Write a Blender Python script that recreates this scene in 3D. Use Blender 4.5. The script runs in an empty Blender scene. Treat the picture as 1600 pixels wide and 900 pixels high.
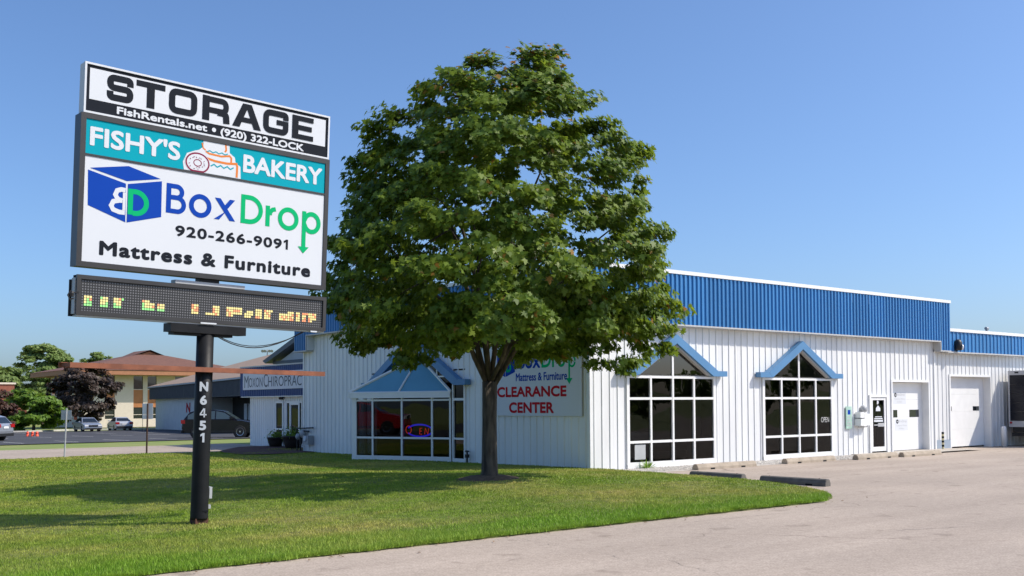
import bpy, math, random
import numpy as np
from mathutils import Vector, Matrix

random.seed(7)
rng = np.random.default_rng(11)
scene = bpy.context.scene
COL = scene.collection

# ------------------------------------------------------------------ camera
CAM_POS = (-19.43, -20.99, 1.90)
cam_d = bpy.data.cameras.new('camera')
cam = bpy.data.objects.new('camera', cam_d)
COL.objects.link(cam)
YAW, PITCH, ROLL = -0.671293, 0.028823, -0.006458
cam.matrix_world = (Matrix.Translation(CAM_POS) @ Matrix.Rotation(YAW, 4, 'Z')
                    @ Matrix.Rotation(math.pi / 2 + PITCH, 4, 'X') @ Matrix.Rotation(ROLL, 4, 'Z'))
cam_d.sensor_width = 36.0
cam_d.lens = 36.0 * 1605.62 / 1600.0
cam_d.shift_y = (584.735 - 450.0) / 1600.0
cam_d.clip_start = 0.1
cam_d.clip_end = 4000.0
scene.camera = cam

# ------------------------------------------------------------------ sky, sun, exposure
SUN_TO = Vector((0.75, -0.67, 1.0)).normalized()       # towards the sun
SUN_EL = math.asin(SUN_TO.z)
SUN_ROT = math.atan2(SUN_TO.x, SUN_TO.y)
world = bpy.data.worlds.new('World')
scene.world = world
world.use_nodes = True
wn = world.node_tree
bg = wn.nodes['Background']
sky = wn.nodes.new('ShaderNodeTexSky')
sky.sky_type = 'NISHITA'
sky.sun_disc = False
sky.sun_elevation = SUN_EL
sky.sun_rotation = SUN_ROT
sky.air_density = 0.9
sky.dust_density = 1.8
sky.ozone_density = 8.5
wn.links.new(sky.outputs[0], bg.inputs[0])
bg.inputs[1].default_value = 0.142
sun_d = bpy.data.lights.new('sun', 'SUN')
sun_d.energy = 3.8
sun_d.angle = math.radians(0.5)
sun_d.color = (1.0, 0.92, 0.80)
sun = bpy.data.objects.new('sun', sun_d)
sun.rotation_euler = (-SUN_TO).to_track_quat('-Z', 'Y').to_euler()
sun.location = (20, -20, 40)
COL.objects.link(sun)
scene.view_settings.view_transform = 'Standard'
scene.view_settings.look = 'None'
scene.view_settings.gamma = 1.0
scene.view_settings.use_curve_mapping = False
scene.view_settings.exposure = 0.42
scene.render.engine = 'CYCLES'
scene.cycles.max_bounces = 6
scene.cycles.transparent_max_bounces = 8

# ------------------------------------------------------------------ materials
MATS = {}


def mat(name, col, rough=0.6, var=0.0, scale=2.0, col2=None, bump=0.0, bscale=30.0, metal=0.0, spec=0.5,
        emit=None, estr=0.0, trans=0.0, stretch=None, detail=4.0, contrast=(0.35, 0.65)):
    m = bpy.data.materials.new(name)
    m.use_nodes = True
    nt = m.node_tree
    b = nt.nodes['Principled BSDF']
    b.inputs['Roughness'].default_value = rough
    b.inputs['Metallic'].default_value = metal
    b.inputs['Specular IOR Level'].default_value = spec
    c = (*col, 1.0)
    b.inputs['Base Color'].default_value = c
    geo = None
    if var > 0 or col2 is not None or bump > 0:
        geo = nt.nodes.new('ShaderNodeNewGeometry')
        vec = geo.outputs['Position']
        if stretch:
            mp = nt.nodes.new('ShaderNodeMapping')
            mp.inputs['Scale'].default_value = stretch
            nt.links.new(vec, mp.inputs[0])
            vec = mp.outputs[0]
    if var > 0 or col2 is not None:
        n = nt.nodes.new('ShaderNodeTexNoise')
        n.inputs['Scale'].default_value = scale
        n.inputs['Detail'].default_value = detail
        nt.links.new(vec, n.inputs['Vector'])
        r = nt.nodes.new('ShaderNodeValToRGB')
        r.color_ramp.elements[0].position = contrast[0]
        r.color_ramp.elements[1].position = contrast[1]
        d = col2 if col2 is not None else tuple(x * (1 - var) for x in col)
        r.color_ramp.elements[0].color = (*d, 1)
        r.color_ramp.elements[1].color = c
        nt.links.new(n.outputs['Fac'], r.inputs[0])
        nt.links.new(r.outputs[0], b.inputs['Base Color'])
    if bump > 0:
        n2 = nt.nodes.new('ShaderNodeTexNoise')
        n2.inputs['Scale'].default_value = bscale
        n2.inputs['Detail'].default_value = 5.0
        nt.links.new(vec, n2.inputs['Vector'])
        bp = nt.nodes.new('ShaderNodeBump')
        bp.inputs['Strength'].default_value = bump
        bp.inputs['Distance'].default_value = 0.02
        nt.links.new(n2.outputs['Fac'], bp.inputs['Height'])
        nt.links.new(bp.outputs[0], b.inputs['Normal'])
    if emit is not None:
        b.inputs['Emission Color'].default_value = (*emit, 1)
        b.inputs['Emission Strength'].default_value = estr
    MATS[name] = m
    return m


def glass_mat(name, tint, refl=1.5, rough=0.0, wavy=0.02):
    """Tinted pane: fresnel mirror over a dark tint one can look through."""
    m = bpy.data.materials.new(name)
    m.use_nodes = True
    nt = m.node_tree
    nt.nodes.clear()
    out = nt.nodes.new('ShaderNodeOutputMaterial')
    tr = nt.nodes.new('ShaderNodeBsdfTransparent')
    tr.inputs[0].default_value = (*tint, 1)
    gl = nt.nodes.new('ShaderNodeBsdfGlossy')
    gl.inputs['Roughness'].default_value = rough
    fr = nt.nodes.new('ShaderNodeFresnel')
    fr.inputs['IOR'].default_value = refl
    geo = nt.nodes.new('ShaderNodeNewGeometry')
    n = nt.nodes.new('ShaderNodeTexNoise')
    n.inputs['Scale'].default_value = 0.9
    n.inputs['Detail'].default_value = 1.0
    nt.links.new(geo.outputs['Position'], n.inputs['Vector'])
    bp = nt.nodes.new('ShaderNodeBump')
    bp.inputs['Strength'].default_value = wavy
    bp.inputs['Distance'].default_value = 0.3
    nt.links.new(n.outputs['Fac'], bp.inputs['Height'])
    nt.links.new(bp.outputs[0], gl.inputs['Normal'])
    mx = nt.nodes.new('ShaderNodeMixShader')
    nt.links.new(fr.outputs[0], mx.inputs[0])
    nt.links.new(tr.outputs[0], mx.inputs[1])
    nt.links.new(gl.outputs[0], mx.inputs[2])
    nt.links.new(mx.outputs[0], out.inputs[0])
    MATS[name] = m
    return m


def leaf_mat(name, dark, light, odd, odd_at=0.93, trans=0.35, rough=0.45):
    m = bpy.data.materials.new(name)
    m.use_nodes = True
    nt = m.node_tree
    b = nt.nodes['Principled BSDF']
    at = nt.nodes.new('ShaderNodeAttribute')
    at.attribute_name = 'leafvar'
    r = nt.nodes.new('ShaderNodeValToRGB')
    e = r.color_ramp.elements
    e[0].position = 0.0
    e[0].color = (*dark, 1)
    e[1].position = odd_at - 0.02
    e[1].color = (*light, 1)
    x = e.new(odd_at + 0.04)
    x.color = (*odd, 1)
    nt.links.new(at.outputs['Fac'], r.inputs[0])
    nt.links.new(r.outputs[0], b.inputs['Base Color'])
    b.inputs['Roughness'].default_value = rough
    b.inputs['Specular IOR Level'].default_value = 0.32
    tl = nt.nodes.new('ShaderNodeBsdfTranslucent')
    hs = nt.nodes.new('ShaderNodeHueSaturation')
    hs.inputs['Hue'].default_value = 0.485
    hs.inputs['Value'].default_value = 1.5
    nt.links.new(r.outputs[0], hs.inputs['Color'])
    nt.links.new(hs.outputs[0], tl.inputs[0])
    mx = nt.nodes.new('ShaderNodeMixShader')
    mx.inputs[0].default_value = trans
    nt.links.new(b.outputs[0], mx.inputs[1])
    nt.links.new(tl.outputs[0], mx.inputs[2])
    nt.links.new(mx.outputs[0], nt.nodes['Material Output'].inputs[0])
    MATS[name] = m
    return m


def grass_mat(name, blade):
    """Lawn: green, with straw patches and a lush strip along the drive."""
    m = bpy.data.materials.new(name)
    m.use_nodes = True
    nt = m.node_tree
    b = nt.nodes['Principled BSDF']
    geo = nt.nodes.new('ShaderNodeNewGeometry')
    pos = geo.outputs['Position']
    n1 = nt.nodes.new('ShaderNodeTexNoise')
    n1.inputs['Scale'].default_value = 0.32
    n1.inputs['Detail'].default_value = 5.0
    n1.inputs['Roughness'].default_value = 0.62
    n2 = nt.nodes.new('ShaderNodeTexNoise')
    n2.inputs['Scale'].default_value = 5.0
    n2.inputs['Detail'].default_value = 4.0
    mp = nt.nodes.new('ShaderNodeMapping')
    mp.inputs['Rotation'].default_value = (0, 0, 0.75)
    mp.inputs['Scale'].default_value = (0.6, 1.3, 1)
    nt.links.new(pos, mp.inputs[0])
    nt.links.new(mp.outputs[0], n1.inputs['Vector'])
    nt.links.new(pos, n2.inputs['Vector'])
    r1 = nt.nodes.new('ShaderNodeValToRGB')
    e = r1.color_ramp.elements
    e[0].position, e[1].position = 0.42, 0.72
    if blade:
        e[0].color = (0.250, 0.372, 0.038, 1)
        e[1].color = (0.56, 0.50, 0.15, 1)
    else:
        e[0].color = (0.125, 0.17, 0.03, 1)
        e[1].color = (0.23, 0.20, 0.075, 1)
    nt.links.new(n1.outputs['Fac'], r1.inputs[0])
    r2 = nt.nodes.new('ShaderNodeValToRGB')
    r2.color_ramp.elements[0].position, r2.color_ramp.elements[1].position = 0.3, 0.7
    r2.color_ramp.elements[0].color = (0.62, 0.66, 0.6, 1)
    r2.color_ramp.elements[1].color = (1.15, 1.1, 1.0, 1)
    nt.links.new(n2.outputs['Fac'], r2.inputs[0])
    mul = nt.nodes.new('ShaderNodeMix')
    mul.data_type = 'RGBA'
    mul.blend_type = 'MULTIPLY'
    mul.inputs[0].default_value = 1.0
    nt.links.new(r1.outputs[0], mul.inputs[6])
    nt.links.new(r2.outputs[0], mul.inputs[7])
    # lush strip beside the front drive (y close to -9.35)
    sp = nt.nodes.new('ShaderNodeSeparateXYZ')
    nt.links.new(pos, sp.inputs[0])
    ad = nt.nodes.new('ShaderNodeMath')
    ad.operation = 'MULTIPLY_ADD'
    ad.inputs[1].default_value = 2.2
    nt.links.new(n1.outputs['Fac'], ad.inputs[0])
    nt.links.new(sp.outputs['Y'], ad.inputs[2])
    mr = nt.nodes.new('ShaderNodeMapRange')
    mr.inputs['From Min'].default_value = -7.9
    mr.inputs['From Max'].default_value = -6.0
    mr.inputs['To Min'].default_value = 0.62
    mr.inputs['To Max'].default_value = 0.0
    nt.links.new(ad.outputs[0], mr.inputs[0])
    mx = nt.nodes.new('ShaderNodeMix')
    mx.data_type = 'RGBA'
    nt.links.new(mr.outputs[0], mx.inputs[0])
    nt.links.new(mul.outputs[2], mx.inputs[6])
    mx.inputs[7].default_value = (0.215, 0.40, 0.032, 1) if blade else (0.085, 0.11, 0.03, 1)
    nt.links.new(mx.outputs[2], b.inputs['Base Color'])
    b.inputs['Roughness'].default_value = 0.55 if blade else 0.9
    b.inputs['Specular IOR Level'].default_value = 0.3
    if blade:
        tl = nt.nodes.new('ShaderNodeBsdfTranslucent')
        nt.links.new(mx.outputs[2], tl.inputs[0])
        ms = nt.nodes.new('ShaderNodeMixShader')
        ms.inputs[0].default_value = 0.3
        nt.links.new(b.outputs[0], ms.inputs[1])
        nt.links.new(tl.outputs[0], ms.inputs[2])
        nt.links.new(ms.outputs[0], nt.nodes['Material Output'].inputs[0])
    MATS[name] = m
    return m


def pavement_mat(name, c1, c2, speck=0.20, crack=True):
    m = bpy.data.materials.new(name)
    m.use_nodes = True
    nt = m.node_tree
    b = nt.nodes['Principled BSDF']
    b.inputs['Roughness'].default_value = 0.9
    b.inputs['Specular IOR Level'].default_value = 0.25
    geo = nt.nodes.new('ShaderNodeNewGeometry')
    pos = geo.outputs['Position']

    def noise(scale, detail=5.0, vec=pos):
        n = nt.nodes.new('ShaderNodeTexNoise')
        n.inputs['Scale'].default_value = scale
        n.inputs['Detail'].default_value = detail
        nt.links.new(vec, n.inputs['Vector'])
        return n.outputs['Fac']

    def ramp(fac, p0, p1, a, c):
        r = nt.nodes.new('ShaderNodeValToRGB')
        r.color_ramp.elements[0].position, r.color_ramp.elements[1].position = p0, p1
        r.color_ramp.elements[0].color, r.color_ramp.elements[1].color = (*a, 1), (*c, 1)
        nt.links.new(fac, r.inputs[0])
        return r.outputs[0]

    def mul(a, c, f=1.0):
        x = nt.nodes.new('ShaderNodeMix')
        x.data_type = 'RGBA'
        x.blend_type = 'MULTIPLY'
        x.inputs[0].default_value = f
        nt.links.new(a, x.inputs[6])
        nt.links.new(c, x.inputs[7])
        return x.outputs[2]
    base = ramp(noise(0.22, 6.0), 0.35, 0.68, c2, c1)
    mp = nt.nodes.new('ShaderNodeMapping')
    mp.inputs['Scale'].default_value = (0.10, 1.1, 1.0)
    nt.links.new(pos, mp.inputs[0])
    streak = ramp(noise(1.0, 4.0, mp.outputs[0]), 0.38, 0.6, (0.93, 0.925, 0.92), (1.02, 1.02, 1.02))
    grain = ramp(noise(38.0, 3.0), 0.35, 0.65, (1 - speck,) * 3, (1 + speck * 0.6,) * 3)
    spots = ramp(noise(1.7, 8.0), 0.29, 0.38, (0.74, 0.73, 0.72), (1, 1, 1))
    mott = ramp(noise(9.0, 6.0), 0.33, 0.62, (0.90, 0.895, 0.89), (1.04, 1.04, 1.04))
    col = mul(mul(mul(mul(base, streak), grain), spots), mott)
    if crack:
        warp = nt.nodes.new('ShaderNodeTexNoise')
        warp.inputs['Scale'].default_value = 0.9
        warp.inputs['Detail'].default_value = 6.0
        nt.links.new(pos, warp.inputs['Vector'])
        wv = nt.nodes.new('ShaderNodeVectorMath')
        wv.operation = 'MULTIPLY_ADD'
        wv.inputs[1].default_value = (1.6, 1.6, 0)
        nt.links.new(warp.outputs['Color'], wv.inputs[0])
        nt.links.new(pos, wv.inputs[2])
        vo = nt.nodes.new('ShaderNodeTexVoronoi')
        vo.feature = 'DISTANCE_TO_EDGE'
        vo.inputs['Scale'].default_value = 0.16
        nt.links.new(wv.outputs[0], vo.inputs['Vector'])
        cr = ramp(vo.outputs['Distance'], 0.0008, 0.0022, (0.50, 0.48, 0.47), (1, 1, 1))
        gate = ramp(noise(0.35, 2.0), 0.50, 0.56, (0, 0, 0), (1, 1, 1))
        x = nt.nodes.new('ShaderNodeMix')
        x.data_type = 'RGBA'
        x.blend_type = 'MULTIPLY'
        nt.links.new(gate, x.inputs[0])
        nt.links.new(col, x.inputs[6])
        nt.links.new(cr, x.inputs[7])
        col = x.outputs[2]
    nt.links.new(col, b.inputs['Base Color'])
    bp = nt.nodes.new('ShaderNodeBump')
    bp.inputs['Strength'].default_value = 0.35
    bp.inputs['Distance'].default_value = 0.01
    nt.links.new(noise(45.0, 4.0), bp.inputs['Height'])
    nt.links.new(bp.outputs[0], b.inputs['Normal'])
    MATS[name] = m
    return m


def led_mat(name, pitch, origin):
    """Dark face with a grid of unlit diodes."""
    m = bpy.data.materials.new(name)
    m.use_nodes = True
    nt = m.node_tree
    b = nt.nodes['Principled BSDF']
    tc = nt.nodes.new('ShaderNodeTexCoord')
    sx = nt.nodes.new('ShaderNodeSeparateXYZ')
    nt.links.new(tc.outputs['Object'], sx.inputs[0])

    def cell(o, off):
        a = nt.nodes.new('ShaderNodeMath')
        a.operation = 'MULTIPLY_ADD'
        a.inputs[1].default_value = 1 / pitch
        a.inputs[2].default_value = -off / pitch + 0.5
        nt.links.new(o, a.inputs[0])
        f = nt.nodes.new('ShaderNodeMath')
        f.operation = 'FRACT'
        nt.links.new(a.outputs[0], f.inputs[0])
        s = nt.nodes.new('ShaderNodeMath')
        s.operation = 'SUBTRACT'
        s.inputs[1].default_value = 0.5
        nt.links.new(f.outputs[0], s.inputs[0])
        q = nt.nodes.new('ShaderNodeMath')
        q.operation = 'POWER'
        q.inputs[1].default_value = 2
        nt.links.new(s.outputs[0], q.inputs[0])
        return q.outputs[0]
    ad = nt.nodes.new('ShaderNodeMath')
    nt.links.new(cell(sx.outputs['X'], origin[0]), ad.inputs[0])
    nt.links.new(cell(sx.outputs['Z'], origin[1]), ad.inputs[1])
    r = nt.nodes.new('ShaderNodeValToRGB')
    r.color_ramp.elements[0].position, r.color_ramp.elements[1].position = 0.055, 0.10
    r.color_ramp.elements[0].color = (0.16, 0.16, 0.17, 1)
    r.color_ramp.elements[1].color = (0.013, 0.014, 0.016, 1)
    nt.links.new(ad.outputs[0], r.inputs[0])
    nt.links.new(r.outputs[0], b.inputs['Base Color'])
    b.inputs['Roughness'].default_value = 0.6
    MATS[name] = m
    return m


for nm, kf, sd in (('white_metal', 1.0, 0.9), ('white_metal_b', 0.965, 1.1), ('white_metal_c', 0.935, 0.8)):
    mat(nm, (0.78 * kf, 0.785 * kf, 0.78 * kf), 0.42, 0.10, sd, stretch=(1, 1, 0.35))
for nm, kf in (('blue_metal_b', 0.92), ('blue_metal_c', 1.07)):
    mat(nm, (0.036 * kf, 0.198 * kf, 0.470 * kf), 0.38, 0.10, 0.8, stretch=(1, 1, 0.3))
mat('white_trim', (0.80, 0.80, 0.79), 0.4, 0.05, 3)
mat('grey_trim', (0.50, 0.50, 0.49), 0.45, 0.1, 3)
mat('blue_metal', (0.036, 0.198, 0.470), 0.38, 0.10, 0.8, stretch=(1, 1, 0.3))
mat('navy_metal', (0.018, 0.050, 0.190), 0.4, 0.10, 0.8)
mat('gable_blue', (0.085, 0.230, 0.430), 0.5, 0.10, 2.0)
mat('roof_glazing', (0.12, 0.32, 0.43), 0.18, 0.08, 1.2, spec=0.6)
mat('dark_roof', (0.10, 0.10, 0.10), 0.8, 0.2, 2)
mat('interior', (0.060, 0.056, 0.052), 0.8, 0.4, 1.2)
mat('interior_pale', (0.45, 0.43, 0.40), 0.8, 0.2, 2)
glass_mat('tinted_glass', (0.30, 0.31, 0.32), 1.38, 0.0, 0.02)
glass_mat('bay_glass', (0.20, 0.21, 0.22), 1.5, 0.0, 0.015)
glass_mat('mirror_glass', (0.06, 0.065, 0.07), 1.95, 0.0, 0.015)
mat('car_glass', (0.012, 0.016, 0.02), 0.05, spec=0.9)
pavement_mat('drive_paving', (0.455, 0.376, 0.308), (0.385, 0.320, 0.264))
pavement_mat('concrete', (0.50, 0.455, 0.395), (0.42, 0.38, 0.33), 0.08, False)
pavement_mat('asphalt', (0.085, 0.086, 0.094), (0.060, 0.061, 0.068), 0.15, False)
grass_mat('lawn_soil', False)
grass_mat('grass_blades', True)
mat('far_grass', (0.16, 0.23, 0.04), 0.9, scale=0.35, col2=(0.24, 0.25, 0.07), detail=6)
mat('crack_tar', (0.13, 0.115, 0.10), 0.95)
mat('dry_leaf', (0.26, 0.15, 0.06), 0.8, scale=20, col2=(0.12, 0.07, 0.035))
mat('kerb', (0.50, 0.48, 0.44), 0.85, 0.15, 2)
mat('stone', (0.62, 0.58, 0.52), 0.85, scale=9, col2=(0.40, 0.37, 0.33))
mat('mulch', (0.060, 0.040, 0.026), 0.95, scale=14, col2=(0.13, 0.09, 0.055), bump=0.8, bscale=25)
mat('red_mulch', (0.115, 0.040, 0.028), 0.95, scale=14, col2=(0.06, 0.028, 0.02), bump=0.8, bscale=25)
mat('bark', (0.115, 0.092, 0.070), 0.95, scale=9, col2=(0.035, 0.028, 0.022), bump=1.0, bscale=26, stretch=(1, 1, 0.22))
mat('stop_dark', (0.15, 0.14, 0.125), 0.9, 0.25, 5, bump=0.4, bscale=30)  # darker concrete tone for the two stops at the lawn edge
mat('stop_concrete', (0.42, 0.35, 0.27), 0.9, 0.25, 5, bump=0.4, bscale=30)
mat('sign_white', (0.66, 0.68, 0.71), 0.6, 0.02, 1, spec=0.15)
mat('sign_black', (0.012, 0.013, 0.016), 0.75, spec=0.12)
mat('sign_ink', (0.012, 0.015, 0.022), 0.75, spec=0.12)
mat('sign_bronze', (0.036, 0.034, 0.034), 0.45, 0.2, 3)
mat('sign_teal', (0.0, 0.33, 0.41), 0.75, spec=0.12)
mat('sign_blue', (0.003, 0.052, 0.36), 0.75, spec=0.12)
mat('sign_green', (0.0, 0.42, 0.15), 0.75, spec=0.12)
mat('sign_orange', (0.70, 0.21, 0.05), 0.75, spec=0.12)
mat('sign_maroon', (0.22, 0.012, 0.05), 0.75, spec=0.12)
mat('sign_red', (0.50, 0.012, 0.022), 0.75, spec=0.12)
mat('sign_grey', (0.45, 0.46, 0.47), 0.45, 0.12, 2)
mat('pole_black', (0.007, 0.0075, 0.009), 0.5, scale=3.0, col2=(0.014, 0.0145, 0.016), bump=0.15, bscale=8, spec=0.22)
mat('rust', (0.30, 0.105, 0.055), 0.85, scale=5, col2=(0.19, 0.068, 0.038))
mat('dark_rust', (0.12, 0.050, 0.030), 0.9, scale=9, col2=(0.05, 0.028, 0.02))
mat('suv_glass', (0.05, 0.075, 0.085), 0.08, spec=0.9)
mat('led_lit', (0.3, 0.25, 0.1), 0.5, emit=(0.95, 0.80, 0.32), estr=0.75)
mat('led_lit_green', (0.1, 0.3, 0.1), 0.5, emit=(0.40, 0.95, 0.30), estr=0.65)
mat('led_lit_red', (0.3, 0.1, 0.06), 0.5, emit=(1.0, 0.38, 0.16), estr=0.75)
mat('neon_red', (0.8, 0.05, 0.02), 0.5, emit=(1.0, 0.06, 0.03), estr=0.8)
mat('neon_blue', (0.02, 0.02, 0.8), 0.5, emit=(0.03, 0.02, 1.0), estr=1.1)
mat('black_plastic', (0.012, 0.012, 0.013), 0.5)
mat('rubber', (0.018, 0.018, 0.019), 0.85)
mat('chrome', (0.55, 0.56, 0.58), 0.25, metal=1.0)
mat('silver_paint', (0.42, 0.45, 0.50), 0.28, metal=0.6)
mat('pale_silver_paint', (0.56, 0.58, 0.61), 0.28, metal=0.5)
mat('red_paint', (0.42, 0.012, 0.018), 0.25, spec=0.8)
mat('dark_paint', (0.006, 0.005, 0.008), 0.22, spec=0.45)
mat('tail_red', (0.35, 0.01, 0.012), 0.25)
mat('lamp_clear', (0.75, 0.76, 0.78), 0.15)
mat('plate_white', (0.7, 0.7, 0.7), 0.5)
mat('truck_silver', (0.50, 0.50, 0.51), 0.4, 0.1, 3)
mat('truck_dark', (0.006, 0.007, 0.014), 0.25, spec=0.25)
mat('roof_brown', (0.175, 0.082, 0.058), 0.9, scale=3, col2=(0.135, 0.065, 0.048))
mat('roof_tan', (0.33, 0.235, 0.17), 0.9, scale=2, col2=(0.27, 0.19, 0.14))
mat('fascia_copper', (0.40, 0.175, 0.085), 0.7, 0.15, 2)
mat('panel_orange', (0.44, 0.17, 0.055), 0.6, 0.12, 2)
mat('office_stucco', (0.66, 0.58, 0.48), 0.9, 0.06, 3)
mat('mansard_dark', (0.085, 0.087, 0.092), 0.6, 0.2, 2)
mat('block_grey', (0.66, 0.66, 0.64), 0.85, 0.08, 1.5)
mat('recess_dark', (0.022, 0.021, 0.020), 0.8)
mat('brick_red', (0.26, 0.088, 0.055), 0.9, 0.2, 3)
mat('grey_siding', (0.40, 0.42, 0.43), 0.5, 0.06, 2)
mat('slate_trim', (0.06, 0.075, 0.095), 0.5)
mat('safety_orange', (0.85, 0.09, 0.03), 0.5)
mat('galvanised', (0.46, 0.47, 0.48), 0.45, 0.15, 6)
mat('rusty_post', (0.075, 0.038, 0.026), 0.8, 0.3, 9)
mat('terracotta_dark', (0.020, 0.015, 0.014), 0.6)
mat('meter_grey', (0.35, 0.36, 0.37), 0.5, 0.1, 5)
mat('wall_sign_green', (0.42, 0.62, 0.52), 0.5, 0.25, 6)
mat('hazard_yellow', (0.55, 0.50, 0.30), 0.6)
mat('paint_white', (0.62, 0.62, 0.60), 0.8, 0.2, 4)
mat('panel_bluegrey', (0.30, 0.36, 0.44), 0.5, 0.08, 2)
leaf_mat('maple_leaf', (0.054, 0.112, 0.012), (0.205, 0.285, 0.027), (0.30, 0.17, 0.035), 0.95, 0.38, 0.5)
leaf_mat('far_leaf', (0.12, 0.185, 0.045), (0.22, 0.30, 0.085), (0.26, 0.30, 0.09), 0.96, 0.3, 0.6)
leaf_mat('small_leaf', (0.085, 0.165, 0.018), (0.18, 0.30, 0.036), (0.18, 0.22, 0.04), 0.96, 0.35, 0.5)
leaf_mat('plum_leaf', (0.030, 0.021, 0.017), (0.085, 0.058, 0.044), (0.16, 0.085, 0.04), 0.96, 0.2, 0.5)
leaf_mat('maroon_leaf', (0.045, 0.020, 0.014), (0.095, 0.045, 0.025), (0.1, 0.12, 0.03), 0.9, 0.2, 0.5)
leaf_mat('plant_leaf', (0.10, 0.22, 0.02), (0.22, 0.36, 0.05), (0.3, 0.35, 0.08), 0.96, 0.3)

# ------------------------------------------------------------------ mesh helpers


class MB:
    def __init__(self):
        self.v, self.f = [], []

    def add(self, vs, fs):
        o = len(self.v)
        self.v += [tuple(p) for p in vs]
        self.f += [tuple(i + o for i in q) for q in fs]
        return self

    def box(self, x0, x1, y0, y1, z0, z1):
        x0, x1 = min(x0, x1), max(x0, x1)
        y0, y1 = min(y0, y1), max(y0, y1)
        z0, z1 = min(z0, z1), max(z0, z1)
        vs = [(x0, y0, z0), (x1, y0, z0), (x1, y1, z0), (x0, y1, z0), (x0, y0, z1), (x1, y0, z1), (x1, y1, z1), (x0, y1, z1)]
        return self.add(vs, [(0, 3, 2, 1), (4, 5, 6, 7), (0, 1, 5, 4), (1, 2, 6, 5), (2, 3, 7, 6), (3, 0, 4, 7)])

    def fbox(self, F, u0, u1, w0, w1, n0, n1):
        """box in a frame F=(O,u,w,n)"""
        ps = [fp(F, a, b, c) for c in (n0, n1) for b in (w0, w1) for a in (u0, u1)]
        return self.add(ps, [(0, 1, 3, 2), (4, 6, 7, 5), (0, 4, 5, 1), (2, 3, 7, 6), (0, 2, 6, 4), (1, 5, 7, 3)])

    def fprism(self, F, poly, n0, n1):
        k = len(poly)
        vs = [fp(F, a, b, n0) for a, b in poly] + [fp(F, a, b, n1) for a, b in poly]
        fs = [tuple(range(k))[::-1], tuple(range(k, 2 * k))]
        fs += [(i, (i + 1) % k, k + (i + 1) % k, k + i) for i in range(k)]
        return self.add(vs, fs)

    def tube(self, pts, rad, seg=8, cap=True):
        pts = [Vector(p) for p in pts]
        n = len(pts)
        rad = rad if hasattr(rad, '__len__') else [rad] * n
        vs, fs = [], []
        ref = None
        for i, p in enumerate(pts):
            d = (pts[min(i + 1, n - 1)] - pts[max(i - 1, 0)]).normalized()
            if ref is None:
                ref = Vector((1, 0, 0)) if abs(d.x) < 0.9 else Vector((0, 1, 0))
            a = d.cross(ref).normalized()
            ref = a.cross(d).normalized()
            for k in range(seg):
                t = 2 * math.pi * k / seg
                vs.append(p + (a * math.cos(t) + ref * math.sin(t)) * rad[i])
        for i in range(n - 1):
            for k in range(seg):
                k2 = (k + 1) % seg
                fs.append((i * seg + k, i * seg + k2, (i + 1) * seg + k2, (i + 1) * seg + k))
        if cap:
            fs.append(tuple(range(seg))[::-1])
            fs.append(tuple(range((n - 1) * seg, n * seg)))
        return self.add(vs, fs)

    def lathe(self, O, axis, prof, seg=16):
        """prof: list of (r, h) along axis"""
        axis = Vector(axis).normalized()
        ref = Vector((1, 0, 0)) if abs(axis.x) < 0.9 else Vector((0, 1, 0))
        a = axis.cross(ref).normalized()
        b = axis.cross(a)
        O = Vector(O)
        vs, fs = [], []
        for r, h in prof:
            for k in range(seg):
                t = 2 * math.pi * k / seg
                vs.append(O + axis * h + (a * math.cos(t) + b * math.sin(t)) * r)
        for i in range(len(prof) - 1):
            for k in range(seg):
                k2 = (k + 1) % seg
                fs.append((i * seg + k, i * seg + k2, (i + 1) * seg + k2, (i + 1) * seg + k))
        fs.append(tuple(range(seg))[::-1])
        fs.append(tuple(range((len(prof) - 1) * seg, len(prof) * seg)))
        return self.add(vs, fs)

    def build(self, name, m, parent=None, smooth=False):
        me = bpy.data.meshes.new(name)
        me.from_pydata(self.v, [], self.f)
        me.validate()
        me.update()
        if m:
            me.materials.append(MATS[m] if isinstance(m, str) else m)
        if smooth:
            me.polygons.foreach_set('use_smooth', [True] * len(me.polygons))
        return link(name, me, parent)


def link(name, me, parent=None):
    o = bpy.data.objects.new(name, me)
    COL.objects.link(o)
    if parent is not None:
        o.parent = parent
    return o


def fp(F, a, b, c=0.0):
    O, u, w, n = F
    return (O[0] + u[0] * a + w[0] * b + n[0] * c, O[1] + u[1] * a + w[1] * b + n[1] * c, O[2] + u[2] * a + w[2] * b + n[2] * c)


def tag(o, label, cat, group=None, kind=None):
    o['label'] = label
    o['category'] = cat
    if group:
        o['group'] = group
    if kind:
        o['kind'] = kind
    return o


def struct(o, kind='structure', label=None):
    o['kind'] = kind
    if label:
        o['label'] = label
    return o


def thing(name, label, cat, loc=(0, 0, 0), rotz=0.0, group=None):
    o = bpy.data.objects.new(name, None)
    o.empty_display_size = 0.3
    COL.objects.link(o)
    o.location = loc
    o.rotation_euler = (0, 0, rotz)
    return tag(o, label, cat, group)


def copy_tree(o, parent=None):
    c = o.copy()
    COL.objects.link(c)
    c.parent = parent
    for ch in list(o.children):
        copy_tree(ch, c)
    return c


# text as flat geometry ----------------------------------------------------
def text_mesh(body, bold=0.0, space=1.0):
    cu = bpy.data.curves.new('lettering', 'FONT')
    cu.body = body
    cu.offset = bold
    cu.space_character = space
    cu.resolution_u = 4
    o = bpy.data.objects.new('lettering', cu)
    COL.objects.link(o)
    dg = bpy.context.evaluated_depsgraph_get()
    me = bpy.data.meshes.new_from_object(o.evaluated_get(dg))
    bpy.data.objects.remove(o)
    vs = [tuple(v.co) for v in me.vertices]
    fs = [tuple(p.vertices) for p in me.polygons]
    bpy.data.meshes.remove(me)
    bpy.data.curves.remove(cu)
    return vs, fs


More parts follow.
